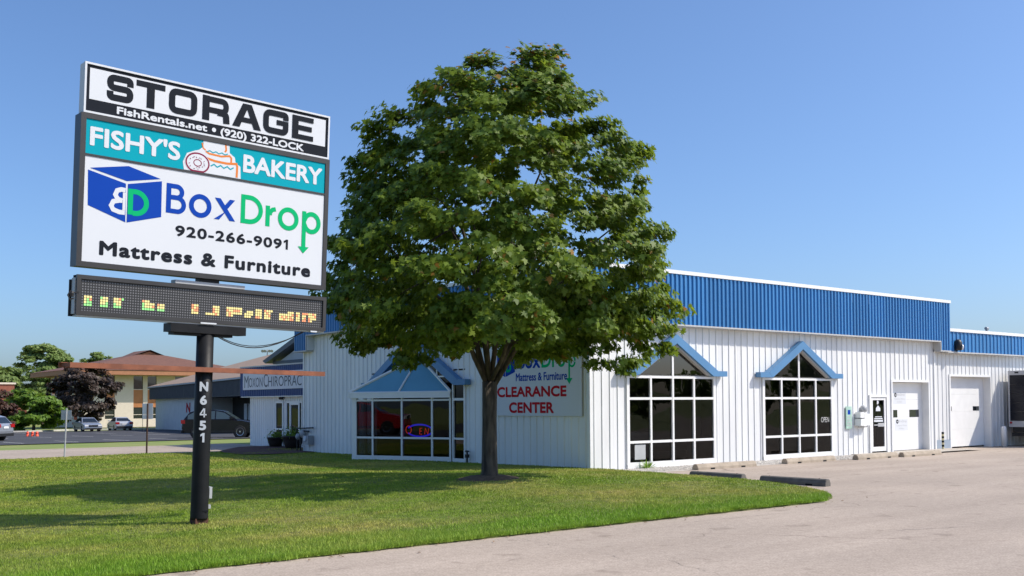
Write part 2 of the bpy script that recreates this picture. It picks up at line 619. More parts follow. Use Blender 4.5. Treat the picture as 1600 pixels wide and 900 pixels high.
def text(body, F, u0, u1, w0, w1, m, parent, n=0.004, bold=0.0, space=1.0, name='lettering', capbox=None, shear=0.0):
    """lettering filling the box u0..u1 x w0..w1 of frame F; capbox = a string whose height is taken for w0..w1.
    bold thickens the strokes by bold x letter height"""
    vs, fs = text_mesh(body, 0.0, space)
    a = np.array(vs)[:, :2]
    x0, x1 = a[:, 0].min(), a[:, 0].max()
    h = np.array(text_mesh(capbox)[0])[:, 1] if capbox else a[:, 1]
    y0, y1 = h.min(), h.max()
    t = bold * (w1 - w0)
    su, sw = (u1 - u0 - 2 * t) / (x1 - x0), (w1 - w0 - 2 * t) / (y1 - y0)
    k = 10 if bold > 0 else 1
    # words are separate pieces
    iv = sorted((min(a[i, 0] for i in q), max(a[i, 0] for i in q), j) for j, q in enumerate(fs))
    words, hi = [[]], None
    for lo_, hi_, j in iv:
        if hi is not None and lo_ > hi + 0.20:
            words.append([])
        words[-1].append(fs[j])
        hi = hi_ if hi is None else max(hi, hi_)
    out = None
    for wf in words:
        used = sorted({i for q in wf for i in q})
        ix = {v: n_ for n_, v in enumerate(used)}
        out = _word(F, a[used], [tuple(ix[i] for i in q) for q in wf], k, t, bold, u0, w0, x0, y0, su, sw, shear, n, name, m, parent)
    return out


def _word(F, a, fs, k, t, bold, u0, w0, x0, y0, su, sw, shear, n, name, m, parent):
    mb = MB()
    for i in range(k):
        c = 2 * math.pi * i / k
        du, dw = (t * math.cos(c), t * math.sin(c)) if bold > 0 else (0, 0)
        mb.add([fp(F, u0 + t + du + (x - x0) * su + shear * (y - y0) * sw, w0 + t + dw + (y - y0) * sw, n + 0.00012 * i) for x, y in a], fs)
    return mb.build(name, m, parent)


def fillet(pts, r, closed=False, seg=6):
    out = []
    n = len(pts)
    for i, p in enumerate(pts):
        if not closed and (i == 0 or i == n - 1):
            out.append(tuple(p))
            continue
        a, b = Vector(pts[i - 1]), Vector(pts[(i + 1) % n])
        p = Vector(p)
        d1, d2 = (a - p), (b - p)
        rr = min(r, d1.length * 0.5, d2.length * 0.5)
        s, e = p + d1.normalized() * rr, p + d2.normalized() * rr
        for k in range(seg + 1):
            t = k / seg
            q = s * (1 - t) ** 2 + p * 2 * t * (1 - t) + e * t * t
            out.append((q.x, q.y))
    return out


def arc(cx, cy, rx, ry, a0, a1, n=20):
    return [(cx + rx * math.cos(math.radians(a0 + (a1 - a0) * k / n)), cy + ry * math.sin(math.radians(a0 + (a1 - a0) * k / n))) for k in range(n + 1)]


def stroke2d(pts, wd, closed=False):
    """polyline to a ribbon: (verts, quads)"""
    n = len(pts)
    P = [Vector(p) for p in pts]
    L, R_ = [], []
    for i in range(n):
        if closed:
            d1, d2 = P[i] - P[i - 1], P[(i + 1) % n] - P[i]
        else:
            d1 = P[i] - P[i - 1] if i > 0 else P[1] - P[0]
            d2 = P[i + 1] - P[i] if i < n - 1 else P[-1] - P[-2]
        d1, d2 = d1.normalized(), d2.normalized()
        n1, n2 = Vector((-d1.y, d1.x)), Vector((-d2.y, d2.x))
        b = n1 + n2
        b = b.normalized() if b.length > 1e-6 else n1
        k = wd / 2 / max(0.35, b.dot(n1))
        L.append(P[i] + b * k)
        R_.append(P[i] - b * k)
    vs = [(p.x, p.y) for p in L] + [(p.x, p.y) for p in R_]
    m = n if closed else n - 1
    fs = [(i, n + i, n + (i + 1) % n, (i + 1) % n) for i in range(m)]
    return vs, fs


class Ink:
    """flat strokes and fills laid on a frame, each a hair above the last"""

    def __init__(self, F, n=0.004):
        self.F, self.n, self.mb = F, n, MB()

    def stroke(self, pts, wd, closed=False):
        vs, fs = stroke2d(pts, wd, closed)
        self.mb.add([fp(self.F, a, b, self.n) for a, b in vs], fs)
        self.n += 0.00035
        return self

    def fill(self, pts):
        self.mb.add([fp(self.F, a, b, self.n) for a, b in pts], [tuple(range(len(pts)))])
        self.n += 0.00035
        return self

    def build(self, name, m, parent):
        return self.mb.build(name, m, parent)


# ribbed metal sheets --------------------------------------------------------
def ribbed(mb, F, s0, s1, w0, w1, period, wbase, wtop, h, phase=0.0):
    """profile along u between s0 and s1, extruded from w0 to w1; ribs stand out along n"""
    xs = [(s0, 0.0)]
    k0 = math.floor((s0 - phase) / period) - 1
    k1 = math.ceil((s1 - phase) / period) + 1
    prof = []
    for k in range(k0, k1 + 1):
        c = phase + k * period
        prof += [(c - wbase / 2, 0.0), (c - wtop / 2, h), (c + wtop / 2, h), (c + wbase / 2, 0.0)]

    def hgt(s):
        for (a, ha), (b, hb) in zip(prof, prof[1:]):
            if a <= s <= b:
                return ha + (hb - ha) * (s - a) / (b - a) if b > a else hb
        return 0.0
    pts = [(s0, hgt(s0))] + [p for p in prof if s0 < p[0] < s1] + [(s1, hgt(s1))]
    vs = []
    for s, hh in pts:
        vs += [fp(F, s, w0, hh), fp(F, s, w1, hh)]
    fs = [(2 * i, 2 * i + 2, 2 * i + 3, 2 * i + 1) for i in range(len(pts) - 1)]
    mb.add(vs, fs)


def sheets(parent, name, m, F, s0, s1, w0, w1, openings=(), sheet=0.914, period=0.3047, wbase=0.056, wtop=0.030, h=0.023, ztop=None):
    """a wall of separate ribbed sheets, with openings (a,b,z0,z1) left out"""
    out = []
    n = max(1, round((s1 - s0) / sheet))
    for i in range(n):
        a, b = s0 + (s1 - s0) * i / n, s0 + (s1 - s0) * (i + 1) / n
        a2, b2 = a + (0.001 if i else 0), b - (0.001 if i < n - 1 else 0)
        cuts = sorted({a2, b2} | {c for o in openings for c in o[:2] if a2 < c < b2})
        mb = MB()
        for p, q in zip(cuts, cuts[1:]):
            mid = (p + q) / 2
            hit = sorted([(o[2], o[3]) for o in openings if o[0] <= mid <= o[1]])
            z = w0
            for lo, hi in hit:
                if lo > z + 0.01:
                    ribbed(mb, F, p, q, z, lo, period, wbase, wtop, h, s0 + period / 2)
                z = max(z, hi)
            if z < w1 - 0.01:
                ribbed(mb, F, p, q, z, w1, period, wbase, wtop, h, s0 + period / 2)
        if mb.f:
            mm = random.choice([m, m, m + '_b', m + '_c']) if m in ('white_metal', 'blue_metal') else m
            out.append(mb.build(name, mm, parent))
    return out


# ------------------------------------------------------------------ ground
def gz(y):
    return -0.011 * min(max(0.0, y - 30.0), 110.0)


XR = [(-9.36, -3.30), (-9.30, -2.55), (-9.0, -1.86), (-8.3, -1.08), (-7.46, -0.57), (-6.14, -0.16), (-4.54, 0.10), (-3.4, 0.10), (-1.17, 0.30), (0.0, 0.30), (0.02, 0.03), (17.2, 0.03), (17.22, 0.9), (19.6, 0.9)]


def lawn_xr(y):
    for (a, xa), (b, xb) in zip(XR, XR[1:]):
        if a <= y <= b:
            return xa + (xb - xa) * (y - a) / (b - a)
    return XR[-1][1]


def lawn_h(x, y):
    b = 0.21 * math.exp(-((x + 5.4) ** 2 / 30.0 + (y + 2.5) ** 2 / 19.0))
    n = 0.02 * math.sin(x * 0.9 + 1.0) * math.sin(y * 0.7)
    return 0.03 + b + n * min(1.0, max(0.0, (y + 9.3) / 2))


def sheet_obj(name, x0, x1, y0, y1, z, m, nx=1, ny=1, slope=True):
    mb = MB()
    vs = [(x0 + (x1 - x0) * i / nx, y0 + (y1 - y0) * j / ny, 0) for j in range(ny + 1) for i in range(nx + 1)]
    vs = [(x, y, z + (gz(y) if slope else 0)) for x, y, _ in vs]
    fs = [(j * (nx + 1) + i, j * (nx + 1) + i + 1, (j + 1) * (nx + 1) + i + 1, (j + 1) * (nx + 1) + i) for j in range(ny) for i in range(nx)]
    mb.add(vs, fs)
    return struct(mb.build(name, m))


# one sheet to the horizon
ys = [-1500, -300, -120, -60, -20, 0, 20, 30, 50, 80, 110, 140, 170, 400, 1500]
xs = [-1500, -300, -100, -40, 0, 40, 100, 300, 1500]
g = MB()
g.add([(x, y, gz(y) - 0.06) for y in ys for x in xs],
      [(j * len(xs) + i, j * len(xs) + i + 1, (j + 1) * len(xs) + i + 1, (j + 1) * len(xs) + i) for j in range(len(ys) - 1) for i in range(len(xs) - 1)])
struct(g.build('ground', 'far_grass'))
sheet_obj('driveway', -60, 60, -45, 2.5, 0.0, 'drive_paving', slope=False)
sheet_obj('side_driveway', -60, 1.9, 19.6, 28.6, -0.01, 'drive_paving')
sheet_obj('parking_lot', -60, 40, 39.2, 96, -0.02, 'asphalt', 1, 12)
sheet_obj('footpath', 12.5, 19.3, -1.25, 0.14, 0.05, 'concrete', slope=False)
kb = MB()
for (x0, y0, x1, y1) in ((-60, 96, 8, 96), (8, 96, 14, 103), (14, 103, 40, 103)):
    d = Vector((x1 - x0, y1 - y0, 0))
    nn = Vector((-d.y, d.x, 0)).normalized() * 0.15
    z0, z1 = gz(y0), gz(y1)
    a, b = Vector((x0, y0, 0)), Vector((x1, y1, 0))
    vs = []
    for q, z in ((a, z0), (b, z1)):
        vs += [q - nn + Vector((0, 0, z - 0.05)), q + nn + Vector((0, 0, z - 0.05)), q + nn + Vector((0, 0, z + 0.13)), q - nn + Vector((0, 0, z + 0.13))]
    kb.add(vs, [(0, 1, 2, 3), (7, 6, 5, 4), (0, 4, 5, 1), (1, 5, 6, 2), (2, 6, 7, 3), (3, 7, 4, 0)])
struct(kb.build('kerb', 'kerb'))
pm = MB()
for k in range(9):
    x = -8 + k * 2.9
    for (ya, yb) in ((41, 46), (58, 63.5)):
        pm.add([(x, ya, gz(ya) - 0.012), (x + 0.11, ya, gz(ya) - 0.012), (x + 0.11, yb, gz(yb) - 0.012), (x, yb, gz(yb) - 0.012)], [(0, 1, 2, 3)])
for (x, ya, yb) in ((9, 70, 76), (13, 72, 78), (17, 72, 77), (21, 76, 80), (5, 84, 88), (20, 86, 91)):
    pm.add([(x, ya, gz(ya) - 0.012), (x + 0.12, ya, gz(ya) - 0.012), (x + 0.12, yb, gz(yb) - 0.012), (x, yb, gz(yb) - 0.012)], [(0, 1, 2, 3)])
struct(pm.build('painted_parking_lines', 'paint_white'))

# the lawn, gently mounded round the maple
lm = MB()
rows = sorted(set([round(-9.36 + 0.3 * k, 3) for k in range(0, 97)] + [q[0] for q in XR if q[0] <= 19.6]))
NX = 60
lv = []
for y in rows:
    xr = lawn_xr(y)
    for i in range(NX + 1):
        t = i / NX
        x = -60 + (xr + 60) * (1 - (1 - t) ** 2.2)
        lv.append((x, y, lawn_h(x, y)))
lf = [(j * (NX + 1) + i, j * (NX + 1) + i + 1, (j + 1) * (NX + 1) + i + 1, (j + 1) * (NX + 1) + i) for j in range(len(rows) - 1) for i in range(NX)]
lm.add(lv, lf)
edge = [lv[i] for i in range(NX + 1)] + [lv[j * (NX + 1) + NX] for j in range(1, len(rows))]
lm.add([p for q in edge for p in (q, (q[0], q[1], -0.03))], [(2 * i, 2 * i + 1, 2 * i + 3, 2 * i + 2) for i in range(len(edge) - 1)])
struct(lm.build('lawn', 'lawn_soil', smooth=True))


def tri_mesh(name, V, nper, m, var=None, parent=None):
    """V: (n, nper, 3) polygons -> one mesh"""
    n = V.shape[0]
    me = bpy.data.meshes.new(name)
    me.vertices.add(n * nper)
    me.vertices.foreach_set('co', V.reshape(-1).astype(np.float32))
    me.loops.add(n * nper)
    me.loops.foreach_set('vertex_index', np.arange(n * nper, dtype=np.int32))
    me.polygons.add(n)
    me.polygons.foreach_set('loop_start', np.arange(0, n * nper, nper, dtype=np.int32))
    me.polygons.foreach_set('loop_total', np.full(n, nper, dtype=np.int32))
    me.update(calc_edges=True)
    if var is not None:
        at = me.attributes.new('leafvar', 'FLOAT', 'FACE')
        at.data.foreach_set('value', var.astype(np.float32))
    me.materials.append(MATS[m])
    return link(name, me, parent)


def grass():
    C = np.array(CAM_POS[:2])
    fwd = np.array([0.622, 0.783])
    rgt = np.array([0.783, -0.622])
    allp = []
    xr = np.vectorize(lawn_xr)
    for (d0, d1, dens, wid, hh) in ((8, 15, 3200, 0.0065, 0.048), (15, 22, 1600, 0.009, 0.046), (22, 32, 800, 0.015, 0.046), (32, 45, 380, 0.025, 0.05)):
        x0, x1, y0, y1 = -30, 0.9, -9.36, 19.6
        n = int((x1 - x0) * (y1 - y0) * dens)
        x = rng.uniform(x0, x1, n)
        y = rng.uniform(y0, y1, n)
        dx, dy = x - C[0], y - C[1]
        dep = dx * fwd[0] + dy * fwd[1]
        lat = dx * rgt[0] + dy * rgt[1]
        ok = (dep >= d0) & (dep < d1) & (np.abs(lat) < dep * 0.60 + 0.4)
        x, y = x[ok], y[ok]
        ok = x < xr(y) - 0.01
        x, y = x[ok], y[ok]
        # bare ring of mulch at the tree
        ok = (x + 5.43) ** 2 + (y + 2.52) ** 2 > 0.5
        allp.append((x[ok], y[ok], wid, hh))
    # ragged fringe hanging over the drive
    n = 9000
    x = rng.uniform(-18, -2.6, n)
    y = -9.36 - np.abs(rng.normal(0, 0.035, n)) * (0.6 + 0.8 * np.sin(x * 3.1) * np.sin(x * 7.7 + 1)).clip(0.15, 2)
    allp.append((x, y, 0.006, 0.05))
    out = []
    for x, y, wid, hh in allp:
        n = len(x)
        z = np.array(0.03 + 0.21 * np.exp(-((x + 5.4) ** 2 / 30.0 + (y + 2.5) ** 2 / 19.0)) + 0.02 * np.sin(x * 0.9 + 1) * np.sin(y * 0.7) * np.clip((y + 9.3) / 2, 0, 1)) - 0.012
        clump = 0.5 + 0.5 * np.sin(x * 2.1 + 1.3 * np.sin(y * 1.7)) * np.sin(y * 2.4 + 0.8 * np.sin(x * 1.3))
        lush = np.clip((-7.6 - y) / 1.2, 0, 1)
        h = hh * (0.65 + 0.35 * clump + 0.45 * lush) * rng.uniform(0.55, 1.35, n)
        a = rng.uniform(0, 2 * np.pi, n)
        la = rng.uniform(0, 2 * np.pi, n)
        ln = h * rng.uniform(0.1, 0.75, n)
        w = wid * rng.uniform(0.6, 1.3, n)
        V = np.zeros((n, 3, 3))
        V[:, 0] = np.stack([x - np.cos(a) * w, y - np.sin(a) * w, z], 1)
        V[:, 1] = np.stack([x + np.cos(a) * w, y + np.sin(a) * w, z], 1)
        V[:, 2] = np.stack([x + np.cos(la) * ln, y + np.sin(la) * ln, z + h], 1)
        out.append(V)
    o = tri_mesh('grass', np.concatenate(out), 3, 'grass_blades')
    tag(o, 'short mown grass with straw-coloured patches covering the front lawn', 'grass', kind='stuff')


grass()

# cracks in the front drive and a scatter of fallen leaves along its edge
def crack(pts, wd):
    r_ = random.Random(int(pts[0][0] * 100))
    path = []
    for (xa, ya), (xb, yb) in zip(pts, pts[1:]):
        n_ = max(4, int(math.hypot(xb - xa, yb - ya) / 0.10))
        for k in range(n_):
            t_ = k / n_
            path.append((xa + (xb - xa) * t_ + r_.uniform(-0.025, 0.025), ya + (yb - ya) * t_ + r_.uniform(-0.025, 0.025)))
    vs, fs = [], []
    for i, (x, y) in enumerate(path):
        w_ = wd * r_.uniform(0.35, 1.0) * (0.2 if i in (0, len(path) - 1) else 1)
        vs += [(x, y - w_, 0.003), (x, y + w_, 0.003)]
        if i:
            fs.append((2 * i - 2, 2 * i, 2 * i + 1, 2 * i - 1))
    return struct(MB().add(vs, fs).build('pavement_crack', 'crack_tar'))


CRACKS = [([(-10.26, -9.40), (-10.36, -10.08), (-10.42, -10.86), (-10.39, -11.35), (-10.42, -11.69)], 0.012), ([(-10.39, -11.35), (-10.56, -11.99), (-10.46, -12.47)], 0.009),
          ([(-10.18, -12.32), (-10.38, -12.8), (-10.45, -13.11), (-10.53, -13.32)], 0.011), ([(3.43, -7.35), (3.2, -7.97), (3.7, -8.17), (3.13, -8.95)], 0.010),
          ([(-5.6, -12.6), (-5.0, -12.8), (-4.3, -13.1)], 0.010), ([(-7.2, -9.9), (-6.43, -9.94), (-5.52, -9.99), (-4.46, -10.12)], 0.007), ([(8.0, -5.0), (8.6, -7.5), (9.4, -9.0)], 0.012)]
for pts, wd in CRACKS:
    crack(pts, wd)


def fallen_leaves():
    n = 75
    x = rng.uniform(-17, -1, n)
    y = -9.40 - np.abs(rng.normal(0, 0.22, n))
    k = 40
    x[:k] = rng.normal(-5.4, 3.0, k)
    y[:k] = rng.normal(-3.0, 2.5, k)
    on = (y > -9.3) & (x < -0.6)
    z = np.where(on, 0.09 + 0.21 * np.exp(-((x + 5.4) ** 2 / 30.0 + (y + 2.5) ** 2 / 19.0)), 0.012)
    ok = on | (y < -9.36)
    x, y, z = x[ok], y[ok], z[ok]
    n = len(x)
    a = rng.uniform(0, 6.28, n)
    s_ = rng.uniform(0.018, 0.038, n)
    V = np.zeros((n, 4, 3))
    for i, (p, q_, up_) in enumerate(((-1, 0, 0.0), (0, -0.6, 0.010), (1, 0, 0.004), (0, 0.6, 0.012))):
        V[:, i] = np.stack([x + s_ * (p * np.cos(a) - q_ * np.sin(a)), y + s_ * (p * np.sin(a) + q_ * np.cos(a)), z + up_], 1)
    o = tri_mesh('fallen_leaves', V, 4, 'dry_leaf')
    tag(o, 'scatter of small dry brown leaves along the lawn edge', 'leaves', kind='stuff')


fallen_leaves()

# gravel between the shop front and the wheel stops


def gravel():
    n = 5200
    x = rng.uniform(0.35, 12.6, n)
    y = -rng.uniform(0.03, 1.0, n) * (1.25 + 0.12 * np.sin(x * 2.0))
    r = rng.uniform(0.018, 0.042, n)
    ico = np.array([(0, 0, 1), (0.9, 0, 0.2), (0.25, 0.85, 0.1), (-0.75, 0.5, 0.15), (-0.7, -0.55, 0.2), (0.3, -0.85, 0.1)])
    tri = [(0, 1, 2), (0, 2, 3), (0, 3, 4), (0, 4, 5), (0, 5, 1)]
    a = rng.uniform(0, 6.28, n)
    V = np.zeros((n * 5, 3, 3))
    for t, (i, j, k) in enumerate(tri):
        for c, q in enumerate((i, j, k)):
            px, py, pz = ico[q]
            V[t::5, c, 0] = x + r * (px * np.cos(a) - py * np.sin(a))
            V[t::5, c, 1] = y + r * (px * np.sin(a) + py * np.cos(a))
            V[t::5, c, 2] = 0.012 + r * pz * 0.8
    o = tri_mesh('gravel', V, 3, 'stone')
    tag(o, 'pale crushed stone bed along the foot of the white shop wall', 'gravel', kind='stuff')


gravel()
sheet_obj('gravel_base', 0.32, 12.5, -1.42, 0.05, 0.004, 'stone', slope=False)

# ------------------------------------------------------------------ main shop building
B = thing('shop_building', 'white ribbed metal shop with blue fascia and pointed gable windows', 'building')
FF = ((0, 0, 0), (1, 0, 0), (0, 0, 1), (0, -1, 0))          # front wall frame: u=+x, w=z, n=-y
FL = ((0, 0, 0), (0, -1, 0), (0, 0, 1), (-1, 0, 0))         # side wall frame: u=-y, w=z, n=-x
O_ = 0.28
win_open = [(1.38, 5.24, -0.1, 2.71), (7.53, 11.39, -0.1, 2.71)]
door_open = [(13.60, 14.80, -0.1, 2.15), (15.06, 17.72, -0.1, 2.70)]
sheets(B, 'wall_sheet', 'white_metal', FF, 0.0, 18.12, -0.05, 4.24, win_open + door_open)
bay_u0, bay_u1 = -11.80, -5.86
sheets(B, 'wall_sheet', 'white_metal', FL, -17.1, 0.0, -0.05, 4.76, [(bay_u0, bay_u1, -0.1, 2.62)])
mb = MB().box(-0.04, 0.06, -0.041, 0.05, -0.05, 4.2)
mb.build('corner_trim', 'white_trim', B)
MB().box(-0.036, 0.05, 17.05, 17.14, -0.05, 4.1).build('corner_trim', 'white_trim', B)
MB().box(18.06, 18.16, -0.045, 0.1, -0.05, 3.9).build('corner_trim', 'white_trim', B)
# hidden back walls and roof
bk = MB().box(18.0, 18.1, 0.05, 17.0, -0.05, 5.4)
bk.box(0.05, 18.0, 17.0, 17.1, -0.05, 5.4)
bk.build('rear_wall', 'white_metal', B)
MB().box(0.0, 18.1, 0.0, 17.1, 5.3, 5.42).build('roof', 'dark_roof', B)
# blue fascia sheets (finer ribs) with trims and white cap
FFf = ((0, -O_, 0), (1, 0, 0), (0, 0, 1), (0, -1, 0))
FLf = ((-O_, 0, 0), (0, -1, 0), (0, 0, 1), (-1, 0, 0))
RB = dict(period=0.190, wbase=0.120, wtop=0.066, h=0.042, sheet=0.95)
sheets(B, 'fascia_sheet', 'blue_metal', FFf, -O_, 18.10, 4.22, 5.72, **RB)
sheets(B, 'fascia_sheet', 'blue_metal', FFf, 18.10, 18.80, 3.86, 5.72, **RB)
sheets(B, 'fascia_sheet', 'blue_metal', FLf, -16.35, -0.8, 4.72, 5.72, **RB)
sheets(B, 'fascia_sheet', 'blue_metal', FLf, -0.8, O_, 4.22, 5.72, **RB)
sheets(B, 'fascia_sheet', 'blue_metal', FLf, -17.40, -16.35, 4.10, 5.72, **RB)
MB().box(18.78, 18.80, -O_, 0.9, 3.86, 5.72).build('fascia_return', 'blue_metal', B)
MB().box(-O_, 0.9, 17.38, 17.40, 4.10, 5.72).build('fascia_return', 'blue_metal', B)
for (x0, x1, y0, y1, z0, z1) in ((-O_ - 0.06, 18.86, -O_ - 0.06, -O_ + 0.22, 5.71, 5.82), (-O_ - 0.06, -O_ + 0.22, -O_ + 0.222, 17.46, 5.71, 5.82),
                                 (18.64, 18.86, -O_ + 0.222, 0.9, 5.71, 5.82)):
    MB().box(x0, x1, y0, y1, z0, z1).build('parapet_cap', 'white_trim', B)
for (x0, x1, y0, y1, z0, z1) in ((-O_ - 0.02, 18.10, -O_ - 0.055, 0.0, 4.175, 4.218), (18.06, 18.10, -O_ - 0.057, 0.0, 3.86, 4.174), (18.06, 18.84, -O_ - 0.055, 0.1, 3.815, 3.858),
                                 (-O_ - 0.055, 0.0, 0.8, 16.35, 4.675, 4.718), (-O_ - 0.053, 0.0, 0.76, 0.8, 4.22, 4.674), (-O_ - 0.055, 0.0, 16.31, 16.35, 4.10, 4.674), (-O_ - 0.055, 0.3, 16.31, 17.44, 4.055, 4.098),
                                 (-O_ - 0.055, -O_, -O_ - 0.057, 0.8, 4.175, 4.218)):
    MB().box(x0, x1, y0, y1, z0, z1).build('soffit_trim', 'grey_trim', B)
MB().box(-O_, 0.0, 0.72, 0.758, 4.22, 4.674).build('fascia_return', 'white_metal', B)
MB().box(-O_, 0.02, 16.26, 16.308, 4.10, 4.674).build('fascia_return', 'white_metal', B)


def pane(F, poly, n, parent, name='pane', m='tinted_glass'):
    mb = MB()
    k = len(poly)
    mb.add([fp(F, a, b, n) for a, b in poly], [tuple(range(k))])
    return mb.build(name, m, parent)


def front_window(c):
    """pointed window centred on x=c: sash bars, panes, blue gable trim"""
    hw = 1.87
    nf = 0.055
    xs_ = [c - hw + hw * 0.5 * k for k in range(5)]
    zs_ = [0.16, 0.775, 2.03, 2.66]
    t = 0.036
    fr = MB()
    for k, x in enumerate(xs_):
        tt = t if 0 < k < 4 else 0.055
        fr.fbox(FF, x - tt, x + tt, 0.10, 2.70, -0.02, nf + (0.004 if k == 2 else 0.0))
    for k, z in enumerate(zs_):
        for a, b in zip(xs_, xs_[1:]):
            fr.fbox(FF, a + t + 0.001, b - t - 0.001, z - t, z + t, -0.02, nf - 0.003)
    # white kick panel under the glass
    fr.fbox(FF, c - hw - 0.055, c + hw + 0.055, -0.05, 0.123, -0.02, nf + 0.012)
    w = fr.build('window', 'white_trim', B)
    for a, b in zip(xs_, xs_[1:]):
        for z0, z1 in zip(zs_, zs_[1:]):
            tx, tz = random.uniform(-0.006, 0.006), random.uniform(-0.005, 0.005)
            mb = MB()
            mb.add([fp(FF, a + t, z0 + t, 0.01 - tx - tz), fp(FF, b - t, z0 + t, 0.01 + tx - tz), fp(FF, b - t, z1 - t, 0.01 + tx + tz), fp(FF, a + t, z1 - t, 0.01 - tx + tz)], [(0, 1, 2, 3)])
            mb.build('pane', 'tinted_glass', w)
    # gable light above
    gz0, ga = 2.735, 3.66
    sl = (ga - gz0) / 1.62
    for s in (-1, 1):
        pl = [(c + s * 0.04, gz0), (c + s * 1.60, gz0 + 0.01), (c + s * 0.04, ga - 0.03)]
        pane(FF, pl if s > 0 else pl[::-1], 0.035, w, m='mirror_glass' if c < 5 else 'tinted_glass')
    gb = MB()
    gb.fbox(FF, c - 0.038, c + 0.038, 2.701, ga - 0.02, 0.0, nf + 0.004)
    gb.build('glazing_bar', 'white_trim', w)
    MB().fprism(FF, [(c - 1.72, 2.72), (c + 1.72, 2.72), (c, 3.72)], 0.0, 0.030).build('gable_backing', 'interior', w)
    # blue trim: feet and rakes, standing 0.22 m out, white soffit inside
    A = 3.93
    for s in (-1, 1):
        foot = [(c + s * 1.62, 2.70), (c + s * 2.26, 2.70), (c + s * 2.26, 2.865), (c + s * 1.84, 2.865)]
        rake = [(c + s * 1.622, 2.702), (c + s * 1.838, 2.866), (c, A), (c, A - 0.27)]
        gm = MB()
        gm.fprism(FF, foot if s > 0 else foot[::-1], 0.036, 0.24)
        gm.fprism(FF, rake if s > 0 else rake[::-1], 0.037, 0.243)
        gm.build('gable_trim', 'gable_blue', B)
        sf = [(c + s * 1.60, 2.72), (c + s * 1.50, 2.72), (c + s * 0.04, A - 0.36), (c + s * 0.04, A - 0.30)]
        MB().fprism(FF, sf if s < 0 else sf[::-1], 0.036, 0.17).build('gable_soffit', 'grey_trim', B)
    return w


w1 = front_window(3.31)
w2 = front_window(9.46)
# rooms behind the tinted glass
rm = MB()
rm.box(0.3, 12.6, 0.25, 7.0, 0.0, 0.02).box(0.3, 12.6, 6.9, 7.0, 0.02, 3.0).box(0.3, 12.6, 0.25, 7.0, 3.0, 3.05).box(12.5, 12.6, 0.25, 6.9, 0.02, 3.0)
rm.build('room', 'interior', B)
for (x, y, w_, d_, h_) in ((2.0, 1.6, 1.9, 1.4, 0.55), (4.4, 2.4, 0.9, 0.8, 0.95), (8.2, 1.8, 1.9, 1.2, 0.6), (10.4, 2.6, 1.4, 0.9, 0.9)):
    tag(MB().box(x - w_ / 2, x + w_ / 2, y, y + d_, 0.03, h_ * 0.45).box(x - w_ / 2 + 0.02, x + w_ / 2 - 0.02, y + 0.02, y + d_ - 0.02, h_ * 0.45 + 0.001, h_).build('mattress_stack', 'interior_pale'),
        {2.0: 'low mattress behind the shop window nearest the building corner', 4.4: 'small upholstered block behind the corner shop window', 8.2: 'low mattress behind the shop window nearest the glass door', 10.4: 'upholstered block behind the shop window nearest the glass door'}[x], 'furniture', 'goods behind the shop windows')
text('OPEN', FF, 10.72, 11.18, 1.20, 1.38, 'grey_trim', w2, n=0.0135, bold=0.0, name='open_lettering')
MB().fbox(FF, 1.72, 2.16, 0.27, 0.70, 0.012, 0.016).build('paper_notice', 'sign_grey', w1)

# glass door
D = MB()
D.fbox(FF, 13.60, 13.70, 0.06, 2.15, -0.06, 0.06).fbox(FF, 14.70, 14.80, 0.06, 2.15, -0.06, 0.06).fbox(FF, 13.70, 14.70, 2.05, 2.15, -0.06, 0.058)
door = D.build('door', 'white_trim', B)
S = MB()
S.fbox(FF, 13.73, 13.83, 0.10, 2.03, -0.03, 0.035).fbox(FF, 14.57, 14.67, 0.10, 2.03, -0.03, 0.035)
S.fbox(FF, 13.83, 14.57, 1.95, 2.03, -0.03, 0.033).fbox(FF, 13.83, 14.57, 0.10, 0.26, -0.03, 0.033)
S.build('door_leaf', 'white_trim', door)
pane(FF, [(13.83, 0.26), (14.57, 0.26), (14.57, 1.95), (13.83, 1.95)], 0.005, door)
S = MB()
S.fbox(FF, 13.88, 14.52, 1.03, 1.07, 0.035, 0.06).fbox(FF, 14.12, 14.50, 0.99, 1.12, 0.035, 0.063)
S.build('push_bar', 'sign_grey', door)
S = MB()
S.fprism(FF, [(14.06, 1.55), (14.34, 1.55), (14.34, 1.66), (14.20, 1.76), (14.06, 1.66)], 0.012, 0.016)
S.fbox(FF, 14.0, 14.44, 1.33, 1.36, 0.012, 0.016).fbox(FF, 13.95, 14.48, 1.255, 1.30, 0.012, 0.016)
S.fbox(FF, 13.93, 14.50, 1.16, 1.23, 0.012, 0.016)
S.fprism(FF, [(14.13, 1.80), (14.21, 1.80), (14.25, 1.88), (14.20, 1.95), (14.13, 1.93)], 0.012, 0.016)
S.build('door_decal', 'sign_white', door)
MB().box(13.6, 14.8, 0.4, 0.45, 0, 2.3).build('room', 'interior', B)

# garage door in the main front
GD = MB()
GD.fbox(FF, 15.06, 15.14, 0.05, 2.70, -0.26, 0.04).fbox(FF, 17.64, 17.72, 0.05, 2.70, -0.26, 0.04).fbox(FF, 15.14, 17.64, 2.62, 2.70, -0.26, 0.038)
gd = GD.build('garage_door', 'white_trim', B)
for k in range(4):
    MB().fbox(FF, 15.142, 17.638, 0.06 + k * 0.638, 0.06 + (k + 1) * 0.638 - 0.003, -0.29, -0.24).build('door_panel', 'white_trim', gd)
for u in (15.22, 16.72):
    MB().fbox(FF, u, u + 0.66, 1.30, 1.58, -0.241, -0.232).build('door_window', 'car_glass', gd)


